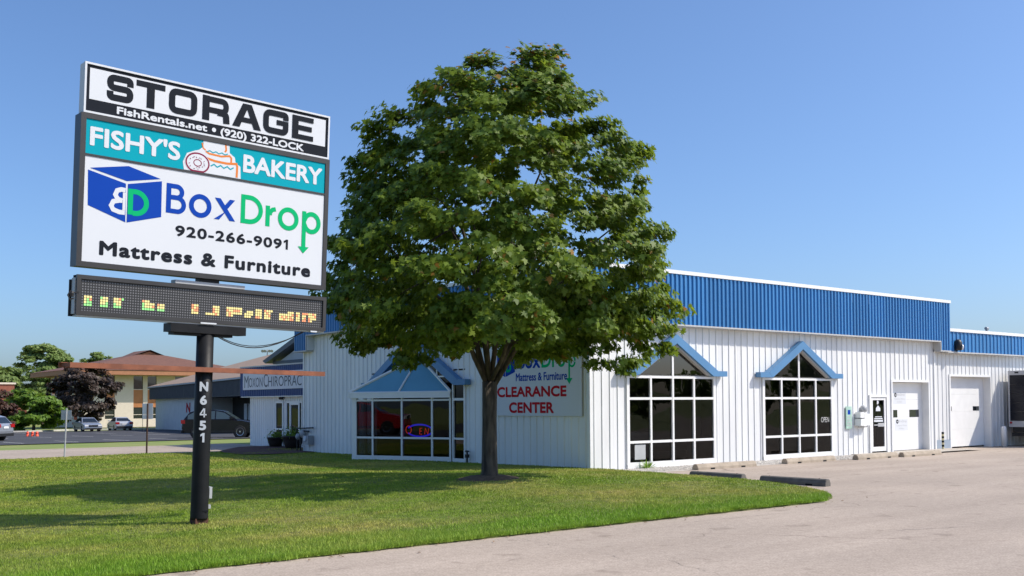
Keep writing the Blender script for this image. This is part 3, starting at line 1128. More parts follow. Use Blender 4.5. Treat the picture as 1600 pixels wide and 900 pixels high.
def notice(u, w, parent):
    MB().fbox(FF, u - 0.45, u + 0.45, w - 0.22, w + 0.22, -0.241, -0.236).build('notice', 'sign_white', parent)
    k = Ink(FF, -0.2345)
    k.stroke(arc(u - 0.28, w + 0.12, 0.055, 0.055, 0, 350, 14), 0.05)
    k.build('emblem', 'sign_ink', parent)
    text('BoxDrop', FF, u - 0.18, u + 0.36, w + 0.06, w + 0.18, 'sign_grey', parent, n=-0.2345)
    text('Customer Pickup', FF, u - 0.36, u + 0.36, w - 0.07, w + 0.0, 'sign_grey', parent, n=-0.2345)
    text('& Delivery', FF, u - 0.18, u + 0.18, w - 0.18, w - 0.11, 'sign_grey', parent, n=-0.2345)


notice(16.05, 2.02, gd)
notice(16.15, 1.02, gd)

# glazed prow bay on the side wall
BAY = Matrix.Identity(4)
Vx, Vy = -1.62, 10.30            # outer corner
Bx, By = -0.02, 6.62             # where the camera-side face meets the wall
Ax, Ay = -0.02, 11.45            # where the hidden face meets the wall
side_vec = Vector((Bx - Vx, By - Vy, 0))
Lb = side_vec.length
ub = side_vec.normalized()
nb = Vector((ub.y, -ub.x, 0))
if nb.x > 0:
    nb = -nb
FB = ((Vx, Vy, 0), tuple(ub), (0, 0, 1), tuple(nb))
ba = Vector((Ax - Vx, Ay - Vy, 0))
Lc = ba.length
uc = ba.normalized()
ncv = Vector((-uc.y, uc.x, 0))
if ncv.x > 0:
    ncv = -ncv
FC = ((Vx, Vy, 0), tuple(uc), (0, 0, 1), tuple(ncv))
bay = MB()
cuts = [0.14, 0.14 + (Lb - 0.2) * 0.185, 0.14 + (Lb - 0.2) * 0.5, 0.14 + (Lb - 0.2) * 0.815, Lb - 0.06]
zb = [0.14, 0.78, 2.05]
for i, u in enumerate(cuts):
    if i == 0:
        bay.fbox(FB, -0.02, 0.17, 0.0, 2.12, -0.10, 0.03)
    else:
        bay.fbox(FB, u - 0.032, u + 0.032, 0.0 if i != 3 else -0.05, 2.12, -0.08, 0.03)
for z in zb:
    for a, b in zip(cuts, cuts[1:]):
        a2 = 0.171 if a == cuts[0] else a + 0.033
        bay.fbox(FB, a2, b - 0.033, z - 0.032, z + 0.032, -0.06, 0.026)
bay.fbox(FB, 0.171, Lb - 0.1, 0.0, 0.107, -0.06, 0.022)
for u in (Lc * 0.5, Lc - 0.05):
    bay.fbox(FC, u - 0.03, u + 0.03, 0.0, 2.12, -0.08, 0.03)
for z in zb + [0.06]:
    bay.fbox(FC, 0.06, Lc, z - 0.03, z + 0.03, -0.06, 0.026)
bw = bay.build('bay_window', 'white_trim', B)
for a, b in zip(cuts, cuts[1:]):
    a2 = 0.17 if a == cuts[0] else a + 0.03
    for z0, z1 in zip(zb, zb[1:]):
        pane(FB, [(a2, z0 + 0.03), (b - 0.03, z0 + 0.03), (b - 0.03, z1 - 0.03), (a2, z1 - 0.03)], -0.01, bw, m='bay_glass')
for a, b in ((0.06, Lc * 0.5 - 0.03), (Lc * 0.5 + 0.03, Lc - 0.08)):
    for z0, z1 in zip(zb, zb[1:]):
        pane(FC, [(a, z0 + 0.03), (b, z0 + 0.03), (b, z1 - 0.03), (a, z1 - 0.03)], -0.01, bw)
# gutter and hipped glazed roof
gut = MB()
gut.fbox(FB, -0.16, Lb - 0.02, 2.121, 2.29, -0.14, 0.10)
gut.fbox(FC, -0.10, Lc, 2.125, 2.286, -0.14, 0.10)
gut.build('bay_gutter', 'white_trim', B)
apex = Vector((-0.02, 8.55, 3.50))
pv = Vector(fp(FB, -0.12, 2.292, 0.07))
pb = Vector(fp(FB, Lb, 2.292, 0.07))
pa = Vector(fp(FC, Lc, 2.292, 0.07))
pm_ = pv.lerp(pb, 0.5)
for tri in ((pv, pm_, apex), (pm_, pb, apex)):
    MB().add(tri, [(0, 1, 2)]).build('roof_glazing', 'roof_glazing', bw)
MB().add((pa, pv, apex), [(0, 1, 2)]).build('roof_glazing', 'roof_glazing', bw)
up = Vector((0, 0, 0.03))
for p, r in ((pv, 0.055), (pm_, 0.035), (pb, 0.05)):
    MB().tube([p + up, apex + up], r, 6).build('roof_bar', 'white_trim', bw)
MB().tube([pv + up * 0.5, pb + up * 0.5], 0.04, 6).build('roof_bar', 'white_trim', bw)
MB().box(-0.22, -0.02, 8.42, 8.72, 3.44, 3.56).build('ridge_cap', 'white_trim', bw)
# the pointed window behind the prow
cy = -8.83
hw = 2.97
fr = MB()
fr.fbox(FL, bay_u1 - 0.07, bay_u1 + 0.005, 0.0, 2.62, -0.02, 0.05)
fr.fbox(FL, -6.56, -6.50, 0.0, 3.00, -0.02, 0.055)
fr.fbox(FL, -6.50, bay_u1 - 0.07, 0.0, 0.14, -0.02, 0.045)
fr.fbox(FL, -6.50, bay_u1 - 0.07, 0.75, 0.81, -0.02, 0.045)
fr.fbox(FL, -6.50, bay_u1 - 0.07, 2.02, 2.10, -0.02, 0.045)
MB().fbox(FL, bay_u0 - 0.0, bay_u0 + 0.07, 0.0, 2.62, -0.02, 0.05).build('window_jamb', 'white_trim', B)
fr.fbox(FL, -7.45, -7.40, 2.80, 3.50, 0.04, 0.075).fbox(FL, -7.39, -6.90, 2.80, 2.85, 0.04, 0.075).fbox(FL, -8.3, -7.75, 3.55, 3.60, 0.04, 0.075)
sw = fr.build('side_window', 'white_trim', B)
for z0, z1 in ((0.14, 0.75), (0.81, 2.02), (2.10, 2.62)):
    pane(FL, [(-6.50, z0), (bay_u1 - 0.07, z0), (bay_u1 - 0.07, z1), (-6.50, z1)], 0.0, sw)
MB().fprism(FL, [(cy - hw + 0.1, 2.62), (cy + hw - 0.1, 2.62), (cy, 4.12)], 0.0, 0.035).build('gable_backing', 'interior', sw)
pane(FL, [(cy - hw + 0.2, 2.64), (cy - 0.03, 2.64), (cy - 0.03, 4.03)], 0.04, sw)
pane(FL, [(cy + 0.03, 2.64), (cy + hw - 0.2, 2.64), (cy + 0.03, 4.03)], 0.04, sw)
for s in (-1, 1):
    foot = [(cy + s * 2.62, 2.52), (cy + s * 3.26, 2.52), (cy + s * 3.26, 2.70), (cy + s * 2.85, 2.70)]
    rake = [(cy + s * 2.622, 2.522), (cy + s * 2.848, 2.702), (cy, 4.28), (cy, 3.98)]
    MB().fprism(FL, foot if s > 0 else foot[::-1], 0.036, 0.26).fprism(FL, rake if s > 0 else rake[::-1], 0.037, 0.263).build('gable_trim', 'gable_blue', B)
br = MB()
br.box(0.2, 3.6, 6.0, 11.7, 0.0, 0.02).box(3.5, 3.6, 6.0, 11.7, 0.02, 3.0).box(0.2, 3.6, 11.7, 11.8, 0.02, 3.0).box(0.2, 3.6, 5.9, 6.0, 0.02, 3.0).box(-0.0, 3.6, 5.9, 11.8, 3.0, 3.05)
br.build('room', 'interior', B)

# neon OPEN sign inside the bay
no = thing('neon_sign', 'oval neon OPEN sign with blue ring and red letters inside the bay window', 'neon sign', (0, 0, 0))
NC = (Lb * 0.66, 0.985)
ink = Ink(FB, -0.16)
mbt = MB()
for a0, a1 in ((25, 155), (205, 335)):
    mbt.tube([fp(FB, NC[0] + 0.50 * math.cos(math.radians(a)), NC[1] + 0.04 + 0.20 * math.sin(math.radians(a)), -0.16) for a in range(a0, a1 + 1, 10)], 0.028, 6)
mbt.build('blue_ring', 'neon_blue', no)
mbt = MB()
q = lambda pts: [fp(FB, NC[0] + a, NC[1] + b, -0.15) for a, b in pts]
mbt.tube(q(arc(-0.44, 0.07, 0.11, 0.13, 0, 360, 16)), 0.014, 6)
mbt.tube(q([(0.10, 0.12), (0.02, 0.12), (0.0, -0.08), (0.09, -0.08)]), 0.014, 6).tube(q([(0.01, 0.02), (0.08, 0.02)]), 0.014, 6)
mbt.tube(q([(0.20, -0.08), (0.23, 0.12), (0.33, -0.08), (0.36, 0.12)]), 0.014, 6)
mbt.build('red_letters', 'neon_red', no)
MB().fbox(FB, NC[0] - 0.5, NC[0] + 0.5, NC[1] - 0.17, NC[1] - 0.15, -0.2, -0.19).build('mount', 'black_plastic', no)

# sign board beside the corner, on the side wall
cb = thing('clearance_sign', 'white CLEARANCE CENTER board with red letters on the shaded side wall', 'sign', (-0.036, 0, 0))
MB().fbox(FL, -4.28, -2.29, 1.54, 3.70, 0.0, 0.03).build('board', 'sign_white', cb)
MB().fbox(FL, -2.286, -0.28, 1.54, 3.70, 0.0, 0.03).build('board', 'sign_white', cb)
text('CLEARANCE', FL, -4.12, -0.90, 2.10, 2.42, 'sign_red', cb, 0.033, bold=0.055)
text('CENTER', FL, -3.54, -1.46, 1.62, 1.95, 'sign_red', cb, 0.033, bold=0.055)
text('Mattress & Furniture', FL, -3.20, -0.87, 2.58, 2.82, 'sign_blue', cb, 0.033, bold=0.03, capbox='M')
text('Box', FL, -3.10, -2.05, 2.95, 3.42, 'sign_blue', cb, 0.033, bold=0.03, capbox='B')
text('Dro', FL, -2.0, -0.95, 2.95, 3.42, 'sign_green', cb, 0.033, bold=0.03, capbox='D')
ik = Ink(FL, 0.033)
ik.stroke([(-0.78, 3.25), (-0.78, 2.62)], 0.07).fill([(-0.92, 2.62), (-0.64, 2.62), (-0.78, 2.45)]).stroke(arc(-0.66, 3.1, 0.13, 0.15, 0, 350, 16), 0.06)
ik.build('arrow', 'sign_green', cb)
ik = Ink(FL, 0.033)
ik.fill([(-4.12, 3.42), (-3.72, 3.28), (-3.72, 2.72), (-4.12, 2.86)]).fill([(-3.70, 3.28), (-3.24, 3.40), (-3.24, 2.86), (-3.70, 2.72)]).fill([(-4.12, 3.45), (-3.66, 3.56), (-3.24, 3.43), (-3.71, 3.31)])
ik.build('box_emblem', 'sign_blue', cb)
text('B', FL, -3.96, -3.76, 2.88, 3.16, 'sign_white', cb, 0.0355, bold=0.06)
text('D', FL, -3.66, -3.42, 2.86, 3.16, 'sign_green', cb, 0.0355, bold=0.06)

# ------------------------------------------------------------------ lower annex with roller door
AX = thing('annex_building', 'lower white ribbed annex with blue band right of the shop', 'building', (18.12, 0.12, 0))
FA = ((0, 0, 0), (1, 0, 0), (0, 0, 1), (0, -1, 0))
# local x = world x - 18.12 ; door world 19.45..22.75
sheets(AX, 'wall_sheet', 'white_metal', FA, 0.05, 14.0, 0.0, 3.9, [(1.30, 4.66, -0.1, 2.96)])
FAf = ((0, -O_, 0), (1, 0, 0), (0, 0, 1), (0, -1, 0))
sheets(AX, 'fascia_sheet', 'blue_metal', FAf, 0.70, 14.0, 3.84, 4.64, period=0.30, wbase=0.10, wtop=0.05, h=0.035, sheet=0.9)
MB().box(0.66, 14.0, -O_ - 0.06, -O_ + 0.2, 4.63, 4.75).build('parapet_cap', 'white_trim', AX)
MB().box(0.70, 14.0, -O_ - 0.05, 0.0, 3.79, 3.838).build('soffit_trim', 'grey_trim', AX)
MB().box(0.0, 14.0, 0.0, 12.0, 4.3, 4.4).build('roof', 'dark_roof', AX)
MB().box(13.9, 14.0, 0.06, 12.0, 0.0, 4.3).build('rear_wall', 'white_metal', AX)
g2 = MB()
g2.fbox(FA, 1.30, 1.38, 0.0, 2.96, -0.30, 0.04).fbox(FA, 4.58, 4.66, 0.0, 2.96, -0.30, 0.04).fbox(FA, 1.38, 4.58, 2.88, 2.96, -0.30, 0.038)
g2 = g2.build('roller_door', 'white_trim', AX)
for k in range(4):
    MB().fbox(FA, 1.382, 4.578, 0.06 + k * 0.705, 0.06 + (k + 1) * 0.705 - 0.003, -0.34, -0.28).build('door_panel', 'white_trim', g2)
for u in (1.50, 3.70):
    MB().fbox(FA, u, u + 0.50, 1.50, 1.68, -0.281, -0.272).build('door_window', 'car_glass', g2)
MB().fbox(FA, 0.06, 1.29, 0.0, 0.38, 0.036, 0.05).build('kick_panel', 'panel_bluegrey', AX)
tag(MB().tube([(24.7, 1.2, 4.35), (24.7, 1.2, 5.05)], 0.06, 8).tube([(24.62, 1.2, 5.06), (24.78, 1.2, 5.06)], 0.07, 8).build('vent_pipe', 'galvanised'), 'small vent pipe on the annex roof', 'pipe')
wl = thing('wall_lamp', 'black wall lamp with pale lens on the blue band', 'lamp', (19.50, -0.16, 4.05))
MB().lathe((0, -0.10, 0.0), (0, 0, 1), [(0.12, -0.16), (0.15, -0.10), (0.15, 0.16), (0.09, 0.26), (0.02, 0.28)], 14).box(-0.1, 0.1, -0.05, 0.05, -0.16, 0.15).build('housing', 'black_plastic', wl, True)
MB().lathe((0.06, -0.22, -0.03), (0.5, -0.8, 0), [(0.12, 0.0), (0.10, 0.05), (0.02, 0.07)], 14).build('lens', 'lamp_clear', wl, True)

# small things on the front wall
ws = thing('wall_notice', 'narrow pale green notice board on the white wall', 'sign', (12.3, -0.035, 0.95))
MB().box(-0.17, 0.17, -0.03, 0.0, 0.0, 0.78).build('board', 'wall_sign_green', ws)
MB().box(-0.08, 0.08, -0.033, -0.031, 0.50, 0.66).build('blue_square', 'sign_blue', ws)
for zz in (0.10, 0.20, 0.30, 0.40):
    MB().box(-0.13, 0.12 - 0.05 * (zz > 0.25), -0.033, -0.031, zz, zz + 0.035).build('print_line', 'sign_grey', ws)
ub_ = thing('utility_meter', 'white electric meter boxes with round glass dial on the front wall', 'meter', (13.05, -0.035, 1.03))
MB().box(-0.05, 0.32, -0.20, 0.0, 0.02, 0.44).build('meter_box', 'white_trim', ub_)
MB().box(-0.38, -0.08, -0.26, 0.0, 0.02, 0.26).build('meter_box', 'white_trim', ub_)
MB().box(-0.34, -0.10, -0.22, 0.0, 0.30, 0.50).build('meter_box', 'white_trim', ub_)
MB().lathe((0.10, -0.01, 0.60), (0, -1, 0), [(0.13, 0), (0.13, 0.08), (0.10, 0.14), (0.03, 0.16)], 16).build('meter_dial', 'meter_grey', ub_, True)
MB().tube([(-0.3, -0.1, 0.0), (-0.3, -0.1, -0.03), (0.2, -0.1, -0.03), (0.3, -0.1, 0.03)], 0.018, 6).build('conduit', 'meter_grey', ub_)
hz = thing('hazard_post', 'short post with black and yellow stripes at the wall', 'post', (18.40, -0.16, 0.0))
for k in range(8):
    MB().lathe((0, 0, 0.05 + k * 0.082), (0, 0, 1), [(0.045, 0), (0.045, 0.0815)], 10).build('band', 'sign_black' if k % 2 else 'hazard_yellow', hz)
bo = thing('bollard', 'white steel bollard beside the annex roller door', 'bollard', (22.98, -0.30, 0.0))
MB().lathe((0, 0, 0), (0, 0, 1), [(0.10, 0), (0.10, 0.78), (0.09, 0.82), (0.05, 0.855), (0.0, 0.86)], 14).build('post', 'white_trim', bo, True)

# ------------------------------------------------------------------ chiropractic office
CH = thing('chiropractic_office', 'low office with navy band and MOXON CHIROPRAC sign behind the shop', 'building', (1.45, 17.15, 0))
FCh = ((0, 0, 0), (0, -1, 0), (0, 0, 1), (-1, 0, 0))
sheets(CH, 'wall_sheet', 'white_metal', FCh, -8.4, 0.0, -0.05, 2.4, [(-5.62, -4.80, 0.0, 2.08), (-4.52, -2.90, 0.0, 2.08)], period=0.23, wbase=0.06, wtop=0.03, h=0.02)
FCf = ((-0.30, 0, 0), (0, -1, 0), (0, 0, 1), (-1, 0, 0))
sheets(CH, 'fascia_sheet', 'navy_metal', FCf, -8.8, 0.0, 2.33, 3.70, period=0.2, wbase=0.1, wtop=0.06, h=0.03)
MB().box(-0.33, 3.0, 8.78, 8.81, 2.33, 3.70).build('fascia_return', 'navy_metal', CH)
MB().box(-0.34, 6, 0.0, 8.82, 3.70, 3.76).build('parapet_cap', 'grey_trim', CH)
MB().box(-0.30, 0.0, 0.0, 8.8, 2.29, 2.328).build('soffit_trim', 'white_trim', CH)
MB().box(0.04, 6.0, 8.36, 8.4, -0.05, 3.7).box(5.96, 6.0, 0.02, 8.3, -0.05, 3.7).build('rear_wall', 'white_metal', CH)
sg = MB()
sg.fbox(FCf, -8.40, 0.0, 2.64, 3.44, 0.034, 0.07)
sgn = sg.build('sign_board', 'sign_white', CH)
FCs = ((-0.30 - 0.07, 0, 0), (0, -1, 0), (0, 0, 1), (-1, 0, 0))
def caps(word, u0, u1, w0, big, small, first):
    text(word[0], FCs, u0, u0 + first, w0 - 0.02, w0 + big, 'slate_trim', sgn, 0.004, name='lettering')
    text(word[1:], FCs, u0 + first + 0.05, u1, w0, w0 + small, 'slate_trim', sgn, 0.004, name='lettering')
caps('MOXON', -8.22, -6.22, 2.76, 0.54, 0.44, 0.46)
caps('CHIROPRACTIC', -6.10, -1.22, 2.76, 0.60, 0.46, 0.42)
dk = MB()
for (a, b) in ((-5.62, -4.80),):
    dk.fbox(FCh, a, a + 0.09, 0.0, 2.08, -0.05, 0.04).fbox(FCh, b - 0.09, b, 0.0, 2.08, -0.05, 0.04).fbox(FCh, a + 0.09, b - 0.09, 2.0, 2.08, -0.05, 0.038).fbox(FCh, a + 0.09, b - 0.09, 0.78, 0.86, -0.05, 0.038)
dw = dk.build('window', 'white_trim', CH)
pane(FCh, [(-5.53, 0.0), (-4.89, 0.0), (-4.89, 0.78), (-5.53, 0.78)], 0.0, dw)
pane(FCh, [(-5.53, 0.86), (-4.89, 0.86), (-4.89, 2.0), (-5.53, 2.0)], 0.0, dw)
dk = MB()
for a, b in ((-4.52, -4.43), (-4.16, -4.09), (-3.25, -3.18), (-2.99, -2.90)):
    dk.fbox(FCh, a, b, 0.0, 2.08, -0.05, 0.04)
dk.fbox(FCh, -4.43, -4.16, 2.0, 2.08, -0.05, 0.038).fbox(FCh, -4.09, -3.25, 1.92, 2.08, -0.05, 0.038).fbox(FCh, -3.18, -2.99, 2.0, 2.08, -0.05, 0.038)
dk.fbox(FCh, -4.43, -4.16, 0.74, 0.82, -0.05, 0.038).fbox(FCh, -3.18, -2.99, 0.74, 0.82, -0.05, 0.038)
dw = dk.build('door', 'white_trim', CH)
for a, b, z0, z1 in ((-4.43, -4.16, 0.02, 0.74), (-4.43, -4.16, 0.82, 2.0), (-4.03, -3.31, 0.1, 1.9), (-3.18, -2.99, 0.02, 0.74), (-3.18, -2.99, 0.82, 2.0)):
    pane(FCh, [(a, z0), (b, z0), (b, z1), (a, z1)], 0.0, dw)
MB().fbox(FCh, -4.09, -4.03, 0.03, 1.92, -0.03, 0.03).fbox(FCh, -3.31, -3.25, 0.03, 1.92, -0.03, 0.03).build('door_leaf', 'white_trim', dw)
MB().box(0.5, 0.55, 2.5, 6.0, 0, 2.3).build('room', 'interior', CH)
# grey gable roof behind the band
GG = ((2.0, 0, 0), (0, -1, 0), (0, 0, 1), (-1, 0, 0))
ge = MB().fprism(GG, [(-9.9, 3.95), (-0.2, 3.95), (-0.2, 6.80)], -7.0, 0.0).build('gable_end', 'grey_siding', CH)
MB().fprism(GG, [(-10.6, 4.16), (-10.3, 4.02), (-0.2, 6.88), (-0.2, 7.18)], -7.2, 0.35).build('gable_rake', 'slate_trim', ge)
MB().fbox(GG, -10.0, -0.2, 3.98, 4.13, 0.0, 0.06).build('gable_trim', 'slate_trim', ge)
tl = thing('entry_lamp', 'small twin lamp above the chiropractic office door', 'lamp', (1.40, 22.0, 2.16))
MB().lathe((-0.06, 0.1, 0), (0, 0, 1), [(0.05, 0), (0.07, 0.08), (0.03, 0.12)], 10).lathe((-0.06, -0.1, 0), (0, 0, 1), [(0.05, 0), (0.07, 0.08), (0.03, 0.12)], 10).build('lamp_heads', 'black_plastic', tl)
MB().box(-0.06, 0.03, -0.12, 0.12, 0.10, 0.13).build('bracket', 'black_plastic', tl)

# planted pots at the office door


def pot(name, label, x, y, r, seed):
    t = thing(name, label, 'planter', (x, y, 0.0), 0, 'pots at the chiropractic office door')
    MB().lathe((0, 0, 0), (0, 0, 1), [(r * 0.62, 0), (r * 0.9, r * 0.7), (r, r * 1.15), (r * 1.06, r * 1.2), (r * 1.06, r * 1.32), (r * 0.92, r * 1.32), (r * 0.9, r * 1.2)], 16).build('pot', 'terracotta_dark', t, True)
    rs = np.random.default_rng(seed)
    n = 260
    V = np.zeros((n, 4, 3))
    p = rs.normal(0, 1, (n, 3)) * [r * 0.45, r * 0.45, r * 0.3] + [0, 0, r * 1.6]
    a = rs.normal(0, 1, (n, 3))
    a /= np.linalg.norm(a, axis=1)[:, None]
    b = np.cross(a, rs.normal(0, 1, (n, 3)))
    b /= np.linalg.norm(b, axis=1)[:, None]
    s = 0.05
    V[:, 0], V[:, 1], V[:, 2], V[:, 3] = p - a * s, p - b * s * 0.5, p + a * s, p + b * s * 0.5
    tri_mesh('foliage', V, 4, 'small_leaf', rs.uniform(0, 1, n), t)
    return t


pot('plant_pot', 'dark pot of low foliage left of the office door', 0.95, 21.75, 0.36, 1)
pot('plant_pot', 'larger dark pot of foliage beside the gas meter', 0.62, 19.35, 0.45, 2)
gm = thing('gas_meter', 'grey gas meter with black pipes at the shop corner', 'meter', (-0.25, 16.6, 0.0))
MB().tube([(0.1, 0.55, 0.0), (0.1, 0.55, 0.75), (0.1, 0.2, 0.85), (0.1, -0.2, 0.85)], 0.035, 8).tube([(0.1, 0.85, 0.0), (0.1, 0.85, 0.95), (0.1, -0.55, 1.0)], 0.03, 8).build('pipe', 'black_plastic', gm)
MB().box(-0.02, 0.22, -0.35, 0.12, 0.32, 0.68).build('meter_body', 'meter_grey', gm)
MB().lathe((-0.02, -0.12, 0.56), (-1, 0, 0), [(0.1, 0), (0.1, 0.04)], 12).build('meter_dial', 'sign_white', gm)
MB().lathe((0.1, 0.35, 0.75), (-1, 0, 0), [(0.16, -0.05), (0.18, 0.0), (0.16, 0.05), (0.05, 0.1)], 14).lathe((0.1, 0.75, 0.62), (-1, 0, 0), [(0.12, -0.05), (0.13, 0.0), (0.12, 0.05), (0.05, 0.1)], 14).build('regulator', 'meter_grey', gm, True)
tap = thing('standpipe', 'small dark standpipe at the wall beside the bay window', 'pipe', (-0.14, 5.62, 0.04))
MB().tube([(0, 0, 0), (0, 0, 0.38)], 0.03, 8).tube([(0, -0.09, 0.36), (0, 0.09, 0.36)], 0.025, 8).box(-0.06, 0.05, -0.05, 0.05, 0.15, 0.26).build('pipe', 'black_plastic', tap)
md = MB()
ps = [(-3.4, 15.4), (-2.6, 14.9), (-0.1, 15.8), (-0.1, 17.2), (1.35, 17.25), (1.35, 22.9), (-0.4, 22.6), (-1.6, 21.0), (-2.6, 19.5), (-3.2, 17.6)]
md.add([(x, y, lawn_h(x, y) + 0.035) for x, y in ps], [tuple(range(len(ps)))])
struct(md.build('mulch_bed', 'red_mulch'))

# ------------------------------------------------------------------ wheel stops


def wheel_stop(label, x, y, rz, ln=1.95, m='stop_concrete'):
    t = thing('wheel_stop', label, 'wheel stop', (x, y, 0.0), rz, 'concrete wheel stops by the shop')
    h, b, tp = 0.165, 0.115, 0.075
    prof = [(-b, 0.0), (b, 0.0), (b * 0.98, 0.07), (tp, h - 0.02), (tp * 0.55, h), (-tp * 0.55, h), (-tp, h - 0.02), (-b * 0.98, 0.07)]
    k = len(prof)
    m_ = MB()
    st = [-ln / 2, -ln / 2 + 0.02, -0.62 * ln / 2, -0.42 * ln / 2, 0.42 * ln / 2, 0.62 * ln / 2, ln / 2 - 0.02, ln / 2]
    vs, fs = [], []
    for i, s in enumerate(st):
        sc = 0.93 if i in (0, len(st) - 1) else 1.0
        vs += [(s, p * sc, z * sc) for p, z in prof]
    for i in range(len(st) - 1):
        fs += [(i * k + j, i * k + (j + 1) % k, (i + 1) * k + (j + 1) % k, (i + 1) * k + j) for j in range(k)]
    fs += [tuple(range(k))[::-1], tuple(range((len(st) - 1) * k, len(st) * k))]
    m_.add(vs, fs)
    m_.build('block', m, t)
    for s in (-0.52, 0.52):
        MB().box(s * ln / 2 - 0.09, s * ln / 2 + 0.09, -b - 0.004, b + 0.004, 0.002, 0.045).build('drain_slot', 'sign_black', t)
    for s in (-0.75, 0.75):
        MB().lathe((s * ln / 2, 0, h - 0.005), (0, 0, 1), [(0.018, 0), (0.018, 0.012)], 8).build('pin', 'dark_rust', t)
    return t


wheel_stop('dark wheel stop at the lawn edge nearer the shop wall', 0.48, -4.10, math.radians(92), 1.62, 'stop_dark')
wheel_stop('dark wheel stop at the lawn edge nearest the rounded tip', 0.46, -6.40, math.radians(93), 1.76, 'stop_dark')
wheel_stop('sunlit wheel stop on the gravel before the corner window', 4.0, -1.42, math.radians(0), 2.6)
wheel_stop('sunlit wheel stop before the second gable window', 8.1, -1.38, math.radians(1), 2.6)
wheel_stop('sunlit wheel stop left of the glass door', 11.45, -1.62, math.radians(1), 2.45)
wheel_stop('sunlit wheel stop in front of the glass door footpath', 14.0, -1.75, math.radians(0), 2.45)

# spiky plant at the gravel edge
pl = thing('spiky_plant', 'bright green spiky plant at the corner window', 'plant', (2.0, -0.25, 0.0))
n = 34
V = np.zeros((n, 4, 3))
for i in range(n):
    a = rng.uniform(0, 6.28)
    e = rng.uniform(0.3, 1.3)
    ln = rng.uniform(0.22, 0.42)
    d = np.array([math.cos(a) * math.cos(e), math.sin(a) * math.cos(e), math.sin(e)])
    s = np.array([-math.sin(a), math.cos(a), 0]) * 0.022
    p = np.array([math.cos(a), math.sin(a), 0]) * 0.03
    V[i] = [p, p + d * ln * 0.5 + s, p + d * ln - [0, 0, 0.06 * ln], p + d * ln * 0.5 - s]
tri_mesh('leaves', V, 4, 'plant_leaf', rng.uniform(0, 0.9, n), pl)

# ------------------------------------------------------------------ pylon sign
PS = thing('pylon_sign', 'tall pylon sign with stacked STORAGE, bakery and mattress panels', 'sign', (-13.239, -5.293, 0.03))
thR, leanR, tipR = math.radians(3.0), math.radians(1.0), math.radians(2.0)
PS.rotation_euler = (Matrix.Rotation(thR, 3, 'Z') @ Matrix.Rotation(leanR, 3, 'Y') @ Matrix.Rotation(tipR, 3, 'X')).to_euler()
FS = ((0, -0.14, -0.03), (1, 0, 0), (0, 0, 1), (0, -1, 0))          # sign face plane
T = 0.21                                                             # cabinet depth


def cabinet(u0, u1, w0, w1, name, m, lip, lipm, depth=T, front=0.0):
    """open-front box with a proud lip round the face"""
    c = MB()
    c.fbox(FS, u0 + 0.004, u1 - 0.004, w0 + 0.004, w1 - 0.004, -depth + front, front - 0.022)
    cab = c.build(name, m, PS)
    l_ = MB()
    l_.fbox(FS, u0, u1, w1 - lip, w1, front - 0.04, front + 0.008).fbox(FS, u0, u1, w0, w0 + lip, front - 0.04, front + 0.008)
    l_.fbox(FS, u0, u0 + lip, w0 + lip, w1 - lip, front - 0.04, front + 0.0075).fbox(FS, u1 - lip, u1, w0 + lip, w1 - lip, front - 0.04, front + 0.0075)
    l_.build('frame', lipm, cab)
    return cab


# STORAGE cabinet
st = cabinet(-2.02, 2.03, 6.10, 6.83, 'storage_cabinet', 'sign_white', 0.028, 'sign_white', 0.21)
MB().fbox(FS, -1.99, 2.0, 6.13, 6.80, -0.02, -0.010).build('face', 'sign_ink', st)
MB().fbox(FS, -1.945, 1.955, 6.305, 6.755, -0.0099, -0.006).build('white_field', 'sign_white', st)
ik = Ink(FS, -0.003)


